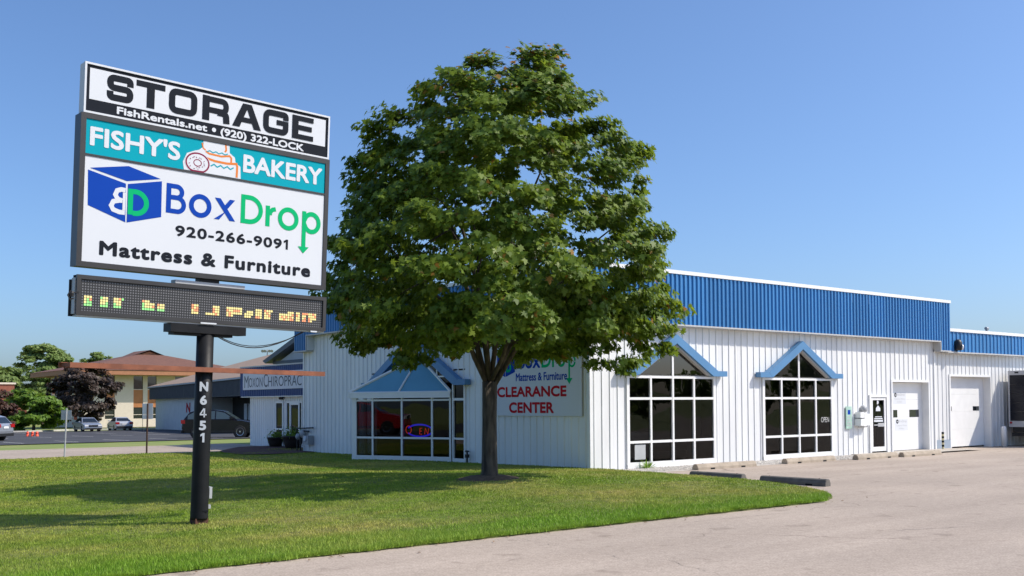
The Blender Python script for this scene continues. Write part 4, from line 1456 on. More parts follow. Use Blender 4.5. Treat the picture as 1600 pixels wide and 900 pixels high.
def storage_letters():
    y0, h = 6.345, 0.385
    th, tv = 0.085, 0.115                   # horizontal and vertical stroke

    def box(a, b, c, d):
        ik.fill([(a, c), (b, c), (b, d), (a, d)])
    t = 0.098
    yb, yt, ym = y0 + t / 2, y0 + h - t / 2, y0 + h / 2

    def S(a, b):
        ik.stroke(fillet([(b - t / 2, yt - 0.09), (b - t / 2, yt), (a + t / 2, yt), (a + t / 2, ym), (b - t / 2, ym), (b - t / 2, yb), (a + t / 2, yb), (a + t / 2, yb + 0.09)], 0.07), t * 0.98)

    def O(a, b):
        ik.stroke(fillet([(a + t / 2, yb), (b - t / 2, yb), (b - t / 2, yt), (a + t / 2, yt)], 0.085, True), t, True)
    S(-1.70, -1.31)
    box(-1.27, -0.83, y0 + h - 0.088, y0 + h)
    box(-1.11, -0.99, y0, y0 + h - 0.089)
    O(-0.77, -0.32)
    a, b = -0.235, 0.205
    box(a, a + 0.115, y0, y0 + h)
    ik.stroke(fillet([(a + 0.116, yt), (b - t / 2, yt), (b - t / 2, y0 + 0.17), (a + 0.116, y0 + 0.17)], 0.08), 0.09)
    ik.stroke(fillet([(b - 0.19, y0 + 0.155), (b - t / 2, y0 + 0.15), (b - t / 2 + 0.012, y0)], 0.06), 0.105)
    a, b = 0.265, 0.765
    m_ = (a + b) / 2
    ik.fill([(a, y0), (a + 0.125, y0), (m_ + 0.0, y0 + h - 0.085), (m_ + 0.075, y0 + h), (m_ - 0.075, y0 + h)])
    ik.fill([(b - 0.125, y0), (b, y0), (m_ + 0.075, y0 + h), (m_ - 0.0, y0 + h - 0.085)])
    box(a + 0.115, b - 0.115, y0 + 0.085, y0 + 0.165)
    a, b = 0.80, 1.255
    ik.stroke(fillet([(b - t / 2, yt - 0.085), (b - t / 2, yt), (a + t / 2, yt), (a + t / 2, yb), (b - t / 2, yb), (b - t / 2, ym + 0.0)], 0.085), t)
    box(a + 0.24, b - 0.002, ym - 0.035, ym + 0.045)
    a, b = 1.325, 1.72
    box(a, a + 0.115, y0, y0 + h)
    for q in (y0, ym - 0.041, y0 + h - 0.082):
        box(a + 0.116, b - (0.03 if q == ym - 0.041 else 0), q, q + 0.082)


storage_letters()
ik.build('storage_lettering', 'sign_ink', st)
text('FishRentals.net', FS, -1.545, -0.145, 6.165, 6.275, 'sign_white', st, -0.006, bold=0.055, capbox='F')
ik = Ink(FS, -0.006)
ik.fill(arc(-0.033, 6.215, 0.034, 0.034, 0, 345, 14))
ik.build('dot', 'sign_white', st)
text('(920) 322-LOCK', FS, 0.075, 1.552, 6.155, 6.272, 'sign_white', st, -0.006, bold=0.055, capbox='L')

# main cabinet: bakery and mattress panels
mc = cabinet(-2.05, 2.05, 3.885, 6.095, 'main_cabinet', 'sign_bronze', 0.075, 'sign_bronze', 0.26)
MB().fbox(FS, -1.975, 1.975, 5.485, 5.515, -0.03, 0.006).build('divider', 'sign_bronze', mc)
tp_ = MB().fbox(FS, -1.972, 1.972, 5.517, 6.018, -0.02, -0.006).build('bakery_panel', 'sign_teal', PS)
text("FISHY'S", FS, -1.915, -0.565, 5.64, 5.915, 'sign_white', tp_, -0.002, bold=0.045, capbox='F')
text('BAKERY', FS, 0.475, 1.915, 5.64, 5.925, 'sign_white', tp_, -0.002, bold=0.045)
ik = Ink(FS, -0.003)
ik.fill([(-0.20, 6.016), (0.235, 6.016), (0.24, 5.90), (0.33, 5.84), (0.345, 5.76), (0.43, 5.71), (0.44, 5.52), (-0.50, 5.52), (-0.52, 5.64), (-0.46, 5.78), (-0.33, 5.84), (-0.27, 5.86), (-0.20, 5.92)])
ik.build('cake_ground', 'sign_white', tp_)
ik = Ink(FS, -0.0022)
ik.stroke([(0.17, 6.016), (0.18, 5.93), (0.16, 5.90)], 0.03).stroke([(-0.16, 5.86), (-0.1, 5.83), (0.1, 5.82), (0.24, 5.85), (0.27, 5.82), (0.27, 5.73)], 0.03)
ik.stroke([(-0.14, 5.755), (0.0, 5.73), (0.2, 5.725), (0.36, 5.745), (0.375, 5.70), (0.37, 5.53)], 0.036).stroke([(-0.22, 5.98), (-0.2, 5.9), (-0.16, 5.875)], 0.02)
ik.build('cake_outline', 'sign_orange', tp_)
ik = Ink(FS, -0.0012)
ik.stroke([(-0.07 + 0.055 * k, 5.66 + (0.018 if k % 2 else -0.018)) for k in range(8)], 0.020)
ik.stroke([(-0.14 + 0.05 * k, 5.865 + (0.014 if k % 2 else -0.010)) for k in range(8)], 0.016)
ik.build('icing', 'sign_teal', tp_)
ik = Ink(FS, -0.0008)
ik.fill([(a, max(b, 5.52)) for a, b in arc(-0.285, 5.655, 0.205, 0.165, 0, 345, 24)])
ik.build('doughnut_ground', 'sign_white', tp_)
ik = Ink(FS, -0.0002)
ik.stroke([(a, max(b, 5.527)) for a, b in arc(-0.285, 5.655, 0.185, 0.148, 0, 350, 30)], 0.024, True)
ik.stroke(arc(-0.285, 5.655, 0.062, 0.05, 0, 350, 16), 0.014, True)
for k in range(16):
    a = k * 2.399
    r = 0.095 + 0.05 * ((k * 7) % 5) / 5
    x, y = -0.285 + r * math.cos(a), 5.655 + 0.8 * r * math.sin(a)
    ik.stroke([(x, y), (x + 0.022 * math.cos(a * 3), y + 0.02 * math.sin(a * 3))], 0.009)
ik.build('doughnut', 'sign_maroon', tp_)

mp_ = MB().fbox(FS, -1.972, 1.972, 3.962, 5.483, -0.02, -0.006).build('mattress_panel', 'sign_white', PS)
ik = Ink(FS, -0.003)
ik.fill([(-1.925, 5.285), (-1.375, 5.165), (-1.365, 4.595), (-1.912, 4.775)])
ik.fill([(-1.345, 5.165), (-0.835, 5.285), (-0.828, 4.745), (-1.345, 4.595)])
ik.fill([(-1.90, 5.315), (-1.345, 5.43), (-0.855, 5.315), (-1.36, 5.205)])
ik.build('box_emblem', 'sign_blue', mp_)
ik = Ink(FS, -0.0012)
ik.stroke([(-1.378, 4.735), (-1.46, 4.735), (-1.55, 4.76), (-1.58, 4.815), (-1.55, 4.88), (-1.46, 4.905), (-1.42, 4.905)], 0.066)
ik.stroke([(-1.42, 4.9055), (-1.49, 4.925), (-1.525, 4.98), (-1.50, 5.045), (-1.44, 5.07), (-1.378, 5.065)], 0.066)
ik.stroke([(-1.395, 4.77), (-1.395, 5.03)], 0.04)
ik.build('emblem_b', 'sign_white', mp_)
ik = Ink(FS, -0.0012)
ik.stroke([(-1.30, 4.72), (-1.30, 5.10)], 0.075)
ik.stroke([(-1.262, 5.065)] + [(-1.225 + 0.165 * math.cos(math.radians(a)), 4.905 + 0.16 * math.sin(math.radians(a))) for a in range(90, -91, -10)] + [(-1.262, 4.745)], 0.075)
ik.build('emblem_d', 'sign_green', mp_)
ik = Ink(FS, -0.003)
s_ = 0.075
ik.stroke([(-0.722, 4.825), (-0.722, 5.275)], s_)
ik.stroke([(-0.684, 5.24), (-0.60, 5.24)] + arc(-0.60, 5.155, 0.085, 0.085, 80, -80, 12) + [(-0.60, 5.07), (-0.684, 5.07)], 0.07)
ik.stroke([(-0.684, 5.069), (-0.585, 5.069)] + arc(-0.585, 4.964, 0.105, 0.105, 80, -80, 12) + [(-0.585, 4.86), (-0.684, 4.86)], 0.07)
ik.stroke(arc(-0.215, 4.998, 0.145, 0.145, 0, 350, 36), s_, True)
ik.fill([(0.02, 5.165), (0.115, 5.165), (0.37, 4.83), (0.275, 4.83)])
ik.fill([(0.27, 5.165), (0.36, 5.165), (0.205, 4.975), (0.155, 5.02)]).fill([(0.185, 4.955), (0.235, 5.0), (0.10, 4.83), (0.01, 4.83)])
ik.build('box_lettering', 'sign_blue', mp_)
ik = Ink(FS, -0.003)
ik.stroke([(0.50, 4.825), (0.50, 5.285)], s_)
ik.stroke([(0.538, 5.248), (0.61, 5.248)] + arc(0.61, 5.055, 0.20, 0.193, 85, -85, 18) + [(0.61, 4.862), (0.538, 4.862)], s_)
ik.stroke([(0.935, 4.83), (0.935, 5.165)], s_)
ik.stroke([(0.9725, 5.02), (0.985, 5.075), (1.02, 5.11), (1.075, 5.125)], 0.07)
ik.stroke(arc(1.31, 4.997, 0.152, 0.152, 0, 350, 36), s_, True)
ik.stroke([(1.603, 5.165), (1.603, 4.57)], s_)
ik.stroke(arc(1.745, 4.985, 0.135, 0.147, 168, -168, 34), s_)
ik.fill([(1.50, 4.572), (1.705, 4.572), (1.603, 4.462)])
ik.build('drop_lettering', 'sign_green', mp_)
text('920-266-909', FS, -0.60, 1.205, 4.487, 4.655, 'sign_ink', mp_, -0.003, bold=0.05, space=1.12, capbox='920')
ik = Ink(FS, -0.003)
ik.fill([(1.278, 4.490), (1.318, 4.490), (1.318, 4.655), (1.285, 4.655), (1.240, 4.628), (1.240, 4.592), (1.278, 4.610)])
ik.build('lettering', 'sign_ink', mp_)
text('Mattress & Furniture', FS, -1.728, 1.75, 4.075, 4.285, 'sign_ink', mp_, -0.003, bold=0.062, space=1.12, capbox='M')

# message board
lb = cabinet(-2.03, 2.067, 3.19, 3.765, 'message_board', 'sign_black', 0.06, 'sign_bronze', 0.17, 0.01)
PITCH_ = 0.0385
led_mat('led_face', PITCH_, (-1.94, 3.255 - 0.03))
MB().fbox(FS, -1.97, 2.005, 3.25, 3.705, -0.02, -0.006).build('led_face', 'led_face', lb)
# side housing of pale metal and a second board behind
MB().fbox(FS, -2.06, 2.05, 3.17, 3.70, -0.235, -0.166).build('rear_board', 'sign_black', PS)
MB().fbox(FS, -2.045, -2.031, 3.20, 3.72, -0.16, -0.03).build('side_cover', 'sign_grey', lb)
MB().fbox(FS, -2.02, 2.05, 3.165, 3.188, -0.16, -0.01).build('bottom_trim', 'sign_grey', lb)


def px(u, w, c):
    q_ = PITCH_ * 0.40
    LED[c].append([(u - q_, w - q_), (u + q_, w - q_), (u + q_, w + q_), (u - q_, w + q_)])


LED = {'led_lit': [], 'led_lit_green': [], 'led_lit_red': []}
rr = random.Random(3)


def led_block(u, cols, rows, lift=0, skip=()):
    # snap to the diode grid
    c0 = round((u + 1.94) / PITCH_)
    for i in range(cols):
        for j in range(max(1, rows - 1) if rows > 3 else rows):
            if (i, j) in skip:
                continue
            k = rr.random()
            left = u < -0.4
            c = 'led_lit_green' if (j == 0 and left) or (left and k < 0.25) else ('led_lit_red' if k > (0.93 if left else 0.72) else 'led_lit')
            px(-1.94 + (c0 + i) * PITCH_, 3.225 + (3 + lift + j) * PITCH_, c)


for (u, cols, rows, lift, skip) in ((-1.91, 3, 5, 0, ()), (-1.66, 3, 5, 0, ()), (-1.46, 3, 5, 0, ()), (-1.345, 1, 1, 3, ()), (-1.06, 3, 5, 0, ()), (-0.945, 2, 3, 0, ()), (-0.83, 3, 4, 0, ()),
                                    (-0.30, 3, 5, 0, ()), (-0.06, 3, 1, 0, ()), (0.06 + 0.02, 3, 5, 0, ()), (0.28, 3, 5, 0, ()), (0.395, 2, 3, 1, ()), (0.47, 2, 4, 1, ()),
                                    (0.60, 1, 2, 0, ()), (0.64, 2, 4, 0, ()), (0.715, 1, 2, 1, ()), (0.78, 3, 5, 0, ()), (0.96, 3, 5, 0, ()), (1.075, 1, 1, 3, ()),
                                    (1.20, 1, 3, 0, ()), (1.24, 3, 4, 0, ()), (1.375, 3, 5, 0, ()), (1.53, 2, 5, 0, ()), (1.625, 2, 5, 0, ()), (1.70, 2, 1, 3, ()), (1.77, 2, 5, 0, ()), (1.85, 1, 3, 1, ()), (1.885, 1, 4, 1, ())):
    led_block(u, cols, rows, lift, skip)
for m_, qs in LED.items():
    z = MB()
    for pts in qs:
        z.add([fp(FS, a, b, -0.004) for a, b in pts], [(0, 1, 2, 3)])
    z.build('lit_diodes', m_, lb)['kind'] = 'stuff'
MB().fbox(FS, -0.16, 0.10, 3.178, 3.20, 0.02, 0.03).build('maker_plate', 'sign_white', lb)
MB().fbox(FS, 1.78, 1.90, 3.162, 3.185, 0.0, 0.02).build('maker_plate', 'sign_white', lb)
# saddle, pole, rail
MB().fbox(FS, -0.62, 0.62, 3.03, 3.162, -0.28, 0.0).fbox(FS, -0.55, 0.42, 2.99, 3.029, -0.26, -0.06).build('saddle', 'pole_black', PS)
MB().fbox(FS, -0.55, 0.60, 3.775, 3.83, -0.22, -0.05).build('top_saddle', 'sign_grey', PS)
MB().fbox(FS, -0.16, 0.16, 3.831, 3.884, -0.22, -0.05).build('neck', 'pole_black', PS)
MB().lathe((0, 0, -0.03), (0, 0, 1), [(0.136, 0.13), (0.138, 0.16), (0.136, 0.19), (0.134, 0.55), (0.132, 1.7), (0.131, 3.02)], 28).build('pole', 'pole_black', PS, True)
MB().box(-0.105, 0.105, -0.105, 0.105, -0.12, 0.12).build('base_post', 'dark_rust', PS)
MB().fprism(((0, -0.137, 0), (1, 0, 0), (0, 0, 1), (0, -1, 0)), [(-0.01, 0.235), (0.07, 0.22), (0.09, 0.235), (0.07, 0.25), (0.0, 0.25)], -0.01, 0.004).build('hand_hole', 'sign_black', PS)
MB().box(0.125, 0.165, -0.05, 0.05, 0.26, 0.32).box(0.13, 0.175, -0.06, 0.06, 0.42, 0.60).build('junction_box', 'sign_grey', PS)
rail = MB()
rail.box(-2.10, 2.06, -0.20, -0.185, 2.40, 2.475).box(-2.10, 2.06, -0.184, -0.09, 2.465, 2.475)
rail.box(-2.13, 2.04, 0.20, 0.215, 2.40, 2.475).box(-2.13, 2.04, 0.10, 0.199, 2.465, 2.475)
for u in (-2.09, -0.24, 0.18, 2.0):
    rail.box(u, u + 0.05, -0.184, 0.199, 2.41, 2.463)
rail.build('rail', 'rust', PS)
FN = ((0, -0.139, -0.03), (1, 0, 0), (0, 0, 1), (0, -1, 0))
for ch, w in (('N', 2.205), ('6', 1.995), ('4', 1.80), ('5', 1.60), ('1', 1.41)):
    if ch == '4':
        va, fa = stroke2d([(0.66, 0.0), (0.66, 1.0)], 0.22)
        vb, fb = stroke2d([(0.60, 1.0), (0.08, 0.36)], 0.17)
        vc, fc = stroke2d([(0.0, 0.30), (1.0, 0.30)], 0.16)
        a = np.array(va + vb + vc)
        fs = fa + [tuple(i + 4 for i in q) for q in fb] + [tuple(i + 8 for i in q) for q in fc]
    elif ch == '1':
        a = np.array([(0.42, 0), (0.75, 0), (0.75, 1), (0.48, 1), (0.1, 0.84), (0.1, 0.62), (0.42, 0.73)])
        fs = [tuple(range(7))]
    else:
        vs, fs = text_mesh(ch)
        a = np.array(vs)[:, :2]
    lo, hi = a.min(0), a.max(0)
    a = (a - lo) / (hi - lo)
    wd = {'N': 0.13, '1': 0.066}.get(ch, 0.105)
    cm = MB()
    for i in range(8):                       # thickened copies on a plate touching the pipe
        c = i * math.pi / 4
        bo_ = 0.009 if ch not in '14' else 0.002
        cv = []
        for x, y in a:
            u = (x - 0.5) * (wd - 2 * bo_) + bo_ * math.cos(c)
            r_ = 0.1365 + 0.00012 * i
            q0 = -0.052 / 0.1345
            cv.append((r_ * math.sin(q0) + u * math.cos(q0), -r_ * math.cos(q0) + u * math.sin(q0), w - 0.105 + bo_ + y * (0.15 - 2 * bo_) + bo_ * math.sin(c)))
        cm.add(cv, fs)
        if ch in '14':
            break
    cm.build('house_number', 'sign_white', PS)
cab_ = [Vector((0.12, -0.1, 2.98))]
for k in range(1, 13):
    t = k / 12
    cab_.append(Vector((0.12 + 1.62 * t, -0.12 + 0.05 * t, 2.98 + 0.19 * t - 0.24 * 4 * t * (1 - t) * (1.15 - 0.3 * t))))
MB().tube(cab_, 0.009, 5).tube([p + Vector((0.05, 0.03, 0.03 * math.sin(i * 0.26))) for i, p in enumerate(cab_)], 0.007, 5).build('cable', 'black_plastic', PS)
cam_p = [(-2.03, -0.25, 3.47), (-2.09, -0.25, 3.46), (-2.15, -0.25, 3.48), (-2.18, -0.25, 3.42), (-2.15, -0.25, 3.36), (-2.10, -0.25, 3.38)]
MB().tube(cam_p, 0.012, 6).lathe((-2.13, -0.25, 3.40), (0, 0, 1), [(0.03, 0), (0.035, 0.05), (0.02, 0.08)], 8).build('sensor', 'black_plastic', PS)

# ------------------------------------------------------------------ trees


def leaf_cloud(centres, radii, per, size, rs, top_z, flat=0.45, shape='maple', centre=None):
    n = len(centres) * per
    c = np.repeat(centres, per, 0)
    r = np.repeat(radii, per)
    off = rs.normal(0, 1, (n, 3))
    off /= np.linalg.norm(off, axis=1)[:, None]
    off *= (rs.uniform(0, 1, n) ** 0.45)[:, None]
    off[:, 2] *= flat
    p = c + off * r[:, None]
    ctr = np.array(centre) if centre is not None else centres.mean(0)
    outw = p - ctr
    outw[:, 2] *= 0.35
    outw /= np.linalg.norm(outw, axis=1)[:, None] + 1e-6
    nrm = np.array([0, 0, 1.0]) * 0.62 + outw * 0.78 + rs.normal(0, 0.42, (n, 3))
    nrm /= np.linalg.norm(nrm, axis=1)[:, None]
    tip = outw * 0.7 + np.array([0, 0, -0.35]) + rs.normal(0, 0.5, (n, 3))
    tip -= nrm * (tip * nrm).sum(1)[:, None]
    tip /= np.linalg.norm(tip, axis=1)[:, None]
    sid = np.cross(nrm, tip)
    s = size * rs.uniform(0.65, 1.25, n)
    if shape == 'maple':
        hf = [(0, -0.45), (0.14, -0.22), (0.46, -0.30), (0.29, -0.05), (0.58, 0.16), (0.23, 0.15), (0.19, 0.36), (0, 0.64)]
        pts = hf + [(-a, b) for a, b in hf[1:-1]][::-1]
    else:
        pts = [(0, -0.5), (0.34, -0.05), (0.0, 0.5), (-0.34, -0.05)]
    k = len(pts)
    V = np.zeros((n, k, 3))
    droop = 0.16
    for i, (a, b) in enumerate(pts):
        V[:, i] = p + sid * (a * s)[:, None] + tip * (b * s)[:, None] - nrm * ((droop * (a * a + b * b)) * s)[:, None]
    var = rs.uniform(0.0, 0.90, n) * 0.55 + np.repeat(rs.uniform(0, 0.90, len(centres)), per) * 0.40
    red = rs.uniform(0, 1, n) < 0.012 + 0.16 * np.clip((p[:, 2] - (top_z - 1.6)) / 1.6, 0, 1) ** 1.5
    var[red] = 0.99
    return V, k, var


def hull_tree(name, label, cat, loc, prof, depth_scale, leaf, size, ncl, per, crad, seed, trunk_r, fork, limbs=7, group=None, shape='quad', shift=0.0, bare=0.5, lump=0.75, gapn=0.0, flat=0.45, skirt=0, extra=()):
    """prof: rows (z, left, right) of the crown as seen from the camera"""
    rs = np.random.default_rng(seed)
    t = thing(name, label, cat, loc, 0, group)
    rgt = np.array([0.783, -0.622, 0])
    fwd = np.array([0.622, 0.783, 0])
    P = np.array(prof)
    z0, z1 = P[:, 0].min(), P[:, 0].max()

    def ext(z):
        return np.interp(z, P[:, 0], P[:, 1]), np.interp(z, P[:, 0], P[:, 2])
    cs, rad = [], []
    ph = rs.uniform(0, 6.28, 4)
    wmax = max(P[:, 2] - P[:, 1]) / 2

    def spot(q, z):
        l, r = ext(z)
        w = max(0.15, (r - l) / 2)
        a = rs.uniform(0, 2 * np.pi)
        k = 1.0 + lump * 0.10 * np.sin(3 * a + ph[0] + z * 6 / z1) + lump * 0.07 * np.sin(5 * a + ph[1] - z * 11 / z1)
        return rgt * ((l + r) / 2 + np.cos(a) * w * q * min(k, 1.03)) + fwd * np.sin(a) * w * depth_scale * q * k + np.array([0, 0, z]), w
    axis = rgt * shift
    lobe_r = crad * 1.75
    nl = max(14, int(ncl / 17))
    lobes = []
    tries = 0
    while len(lobes) < nl and tries < nl * 400:
        tries += 1
        z = rs.uniform(z0 + 0.04 * (z1 - z0), z1 - 0.03 * (z1 - z0))
        p, w = spot(rs.uniform(0.72, 0.90), z)
        if rs.uniform() > (w / wmax) * 0.9 + 0.1:
            continue
        if bare and z < fork * 1.38 and np.hypot(*(p - axis)[:2]) < 0.22 * wmax:
            continue
        lr = lobe_r * rs.uniform(0.6, 1.25) * (0.7 if w < 0.4 * wmax else 1.0)
        if any(np.linalg.norm(p - o) < 0.62 * (lr + ro) * 0.9 for o, ro in lobes):
            continue
        lobes.append((p, lr))
    for _ in range(skirt):
        p, w = spot(rs.uniform(0.25, 0.85), rs.uniform(z0 + 0.02 * (z1 - z0), z0 + 0.16 * (z1 - z0)))
        if np.hypot(*(p - axis)[:2]) > 0.17 * wmax:
            lobes.append((p, lobe_r * rs.uniform(0.5, 0.85)))
    for x, y, z, lr in extra:
        lobes.append((rgt * x + fwd * y + np.array([0, 0, z]), lr))
    ctr = axis + np.array([0, 0, z0 + (z1 - z0) * 0.35])
    for p, lr in lobes:
        out = p - ctr
        out /= np.linalg.norm(out) + 1e-6
        for _ in range(max(3, int(0.86 * ncl / len(lobes) * (lr / lobe_r) ** 2))):
            d = rs.normal(0, 1, 3)
            d /= np.linalg.norm(d)
            d = d + out * 0.55 + np.array([0, 0, 0.30])
            d /= np.linalg.norm(d)
            d[2] *= 0.8
            cs.append(p + d * lr * rs.uniform(0.55, 1.0))
            rad.append(crad * rs.uniform(0.5, 0.95))
    goal = int(len(cs) * 1.07)
    while len(cs) < goal:
        p, w = spot(rs.uniform(0.15, 0.75), rs.uniform(z0 + 0.2 * (z1 - z0), z1 - 0.12 * (z1 - z0)))
        if bare and p[2] < fork * 1.4 and np.hypot(*(p - axis)[:2]) < 0.20 * wmax:
            continue
        cs.append(p)
        rad.append(crad * rs.uniform(0.7, 1.1))
    cs, rad = np.array(cs), np.array(rad)
    mid = rgt * shift + np.array([0, 0, z0 + (z1 - z0) * 0.42])
    V, k, var = leaf_cloud(cs, rad, per, size, rs, z1, flat, shape, mid)
    tri_mesh('crown', V, k, leaf, var, t)
    # trunk with root flare, and limbs to some of the clumps
    tb = MB()
    tb.tube([(0, 0, -0.1), (0, 0, 0.04), (0.01, 0, 0.16), (0.02, 0.01, 0.5), (0.03, 0.02, fork * 0.6), (0.03, 0.0, fork)], [trunk_r * 1.45, trunk_r * 1.25, trunk_r * 1.08, trunk_r, trunk_r * 0.93, trunk_r * 0.98], 14)
    tb.build('trunk', 'bark', t, True)
    lb_ = MB()
    for i in range(limbs):
        a = 2 * np.pi * i / limbs + rs.uniform(-0.3, 0.3)
        rise = rs.uniform(0.55, 1.0) if i % 2 else rs.uniform(0.35, 0.7)
        zt = fork + (z1 - fork) * rise * 0.86
        l, r = ext(zt)
        w = (r - l) / 2 * (0.62 if i % 2 else 0.8)
        e = rgt * ((l + r) / 2 + np.cos(a) * w) + fwd * np.sin(a) * w * depth_scale + np.array([0, 0, zt])
        s = np.array([0.03, 0.0, fork * rs.uniform(0.78, 0.98)])
        m1 = s + (e - s) * 0.35 + np.array([0, 0, 0.10 * (z1 - fork)]) * 0.5 + rs.normal(0, 0.08, 3)
        m2 = s + (e - s) * 0.7 + np.array([0, 0, 0.05 * (z1 - fork)]) + rs.normal(0, 0.12, 3)
        r0 = trunk_r * rs.uniform(0.28, 0.46)
        lb_.tube([s, s + (m1 - s) * 0.5 + rs.normal(0, 0.03, 3), m1, m2, e], [r0, r0 * 0.85, r0 * 0.68, r0 * 0.4, r0 * 0.12], 8)
        for j in range(5):
            f = rs.uniform(0.25, 0.9)
            b0 = m1 + (m2 - m1) * f if f > 0.4 else s + (m1 - s) * (f + 0.4)
            near = cs[np.argsort(((cs - b0) ** 2).sum(1) + rs.uniform(0, 3.0, len(cs)))[:4]]
            e2 = near[rs.integers(0, len(near))]
            mm = (b0 + e2) / 2 + np.array([0, 0, 0.12]) + rs.normal(0, 0.06, 3)
            lb_.tube([b0, mm, e2], [r0 * 0.34, r0 * 0.22, r0 * 0.07], 5)
    lb_.build('limbs', 'bark', t, True)
    return t


MAPLE = [(2.88, -2.2, 3.0), (3.1, -3.1, 3.5), (3.38, -3.85, 4.0), (3.85, -3.95, 4.45), (4.29, -3.85, 4.4), (5.0, -3.65, 4.2), (5.72, -3.5, 4.0), (6.59, -3.15, 3.5), (7.16, -2.8, 3.1), (7.88, -2.4, 2.75), (8.4, -1.95, 2.25), (8.8, -1.4, 1.9), (9.1, -0.8, 1.6), (9.4, -0.2, 1.3)]
TREE_Z = lawn_h(-5.43, -2.52)
tree = hull_tree('maple_tree', 'large dense maple standing on the lawn in front of the shop', 'tree', (-5.43, -2.52, TREE_Z - 0.02), MAPLE, 0.95, 'maple_leaf', 0.145, 1900, 60, 0.45, 5, 0.175, 2.2, 10, shape='maple', shift=0.3, flat=0.52, skirt=26, extra=((2.75, -0.9, 2.65, 0.45), (2.4, -1.2, 2.85, 0.5), (-1.6, -1.5, 2.85, 0.5), (1.3, -2.2, 2.95, 0.5), (-0.4, -2.4, 3.0, 0.5)))
# earth ring at its foot
er = MB()
ns = 26
vs = [(-5.43, -2.52, TREE_Z + 0.09)]
for k in range(ns):
    a = 2 * math.pi * k / ns
    r = 0.42 + 0.05 * math.sin(3 * a) + random.uniform(-0.03, 0.03)
    vs.append((-5.43 + r * math.cos(a), -2.52 + r * math.sin(a), TREE_Z + 0.065))
for k in range(ns):
    a = 2 * math.pi * k / ns
    r = 0.80 + 0.12 * math.sin(2 * a + 1) + random.uniform(-0.06, 0.06)
    vs.append((-5.43 + r * math.cos(a), -2.52 + r * math.sin(a), TREE_Z - 0.02))
fs = [(0, 1 + k, 1 + (k + 1) % ns) for k in range(ns)] + [(1 + k, 1 + ns + k, 1 + ns + (k + 1) % ns, 1 + (k + 1) % ns) for k in range(ns)]
er.add(vs, fs)
struct(er.build('mulch_ring', 'mulch', smooth=True))


def px_prof(base_y, mpp, rows, x0):
    return [((base_y - y) * mpp, (l - x0) * mpp * 0.82, (r - x0) * mpp * 0.82) for y, l, r in rows]


# far trees, each with its own crown
hull_tree('green_tree', 'small bright green tree beside the far car park kerb', 'tree', (9.5, 99.5, gz(99.5)), px_prof(674, 0.070, [(664, 18, 78), (655, 12, 90), (642, 8, 93), (632, 14, 90), (625, 25, 84), (619, 45, 75)][::-1][::-1], 52), 0.9, 'small_leaf', 0.36, 260, 70, 0.75, 21, 0.16, 1.0, 6)
hull_tree('purple_tree', 'dark purple-leaved tree in front of the brown-roofed office', 'tree', (17.1, 109.0, gz(109)), px_prof(671, 0.0786, [(650, 95, 150), (640, 82, 172), (625, 78, 186), (610, 80, 186), (598, 88, 180), (585, 104, 165), (577, 118, 150)], 124), 0.85, 'plum_leaf', 0.40, 330, 80, 0.95, 22, 0.22, 1.6, 7)
hull_tree('tall_tree', 'tall light green tree rising left of the brown-roofed office', 'tree', (29.6, 176.3, gz(176)), px_prof(662, 0.1152, [(640, 50, 85), (610, 46, 92), (590, 42, 100), (575, 36, 104), (560, 34, 102), (550, 38, 92), (542, 50, 80)], 68), 0.9, 'far_leaf', 0.62, 300, 80, 1.25, 23, 0.4, 4.0, 7)
hull_tree('broad_tree', 'broad green tree behind the brick building at the left edge', 'tree', (26.2, 191.7, gz(190)), px_prof(662, 0.1214, [(640, -30, 30), (620, -40, 38), (605, -40, 40), (590, -38, 37), (578, -28, 30), (571, -15, 18)], 5), 0.9, 'far_leaf', 0.62, 300, 70, 1.3, 24, 0.4, 3.0, 7)
hull_tree('maroon_shrub', 'low maroon shrub tree at the left edge behind the silver car', 'tree', (3.6, 88.4, gz(88)), px_prof(676, 0.062, [(662, -14, 10), (650, -18, 14), (635, -18, 15), (622, -14, 12), (614, -8, 6)], -2), 0.9, 'maroon_leaf', 0.34, 150, 60, 0.7, 25, 0.14, 1.2, 5)
hull_tree('behind_tree', 'green tree top peeping over the office roof ridge', 'tree', (38.5, 175.6, gz(170)), px_prof(660, 0.118, [(620, 120, 180), (590, 122, 178), (572, 130, 172), (560, 136, 162), (557, 142, 156)], 150), 0.9, 'far_leaf', 0.62, 170, 60, 1.2, 26, 0.4, 4.0, 5)

# ------------------------------------------------------------------ brown-roofed office
OF = thing('office_building', 'two-storey cream office with brown hipped roof and orange panels', 'building', (22.6, 127.2, -1.05))
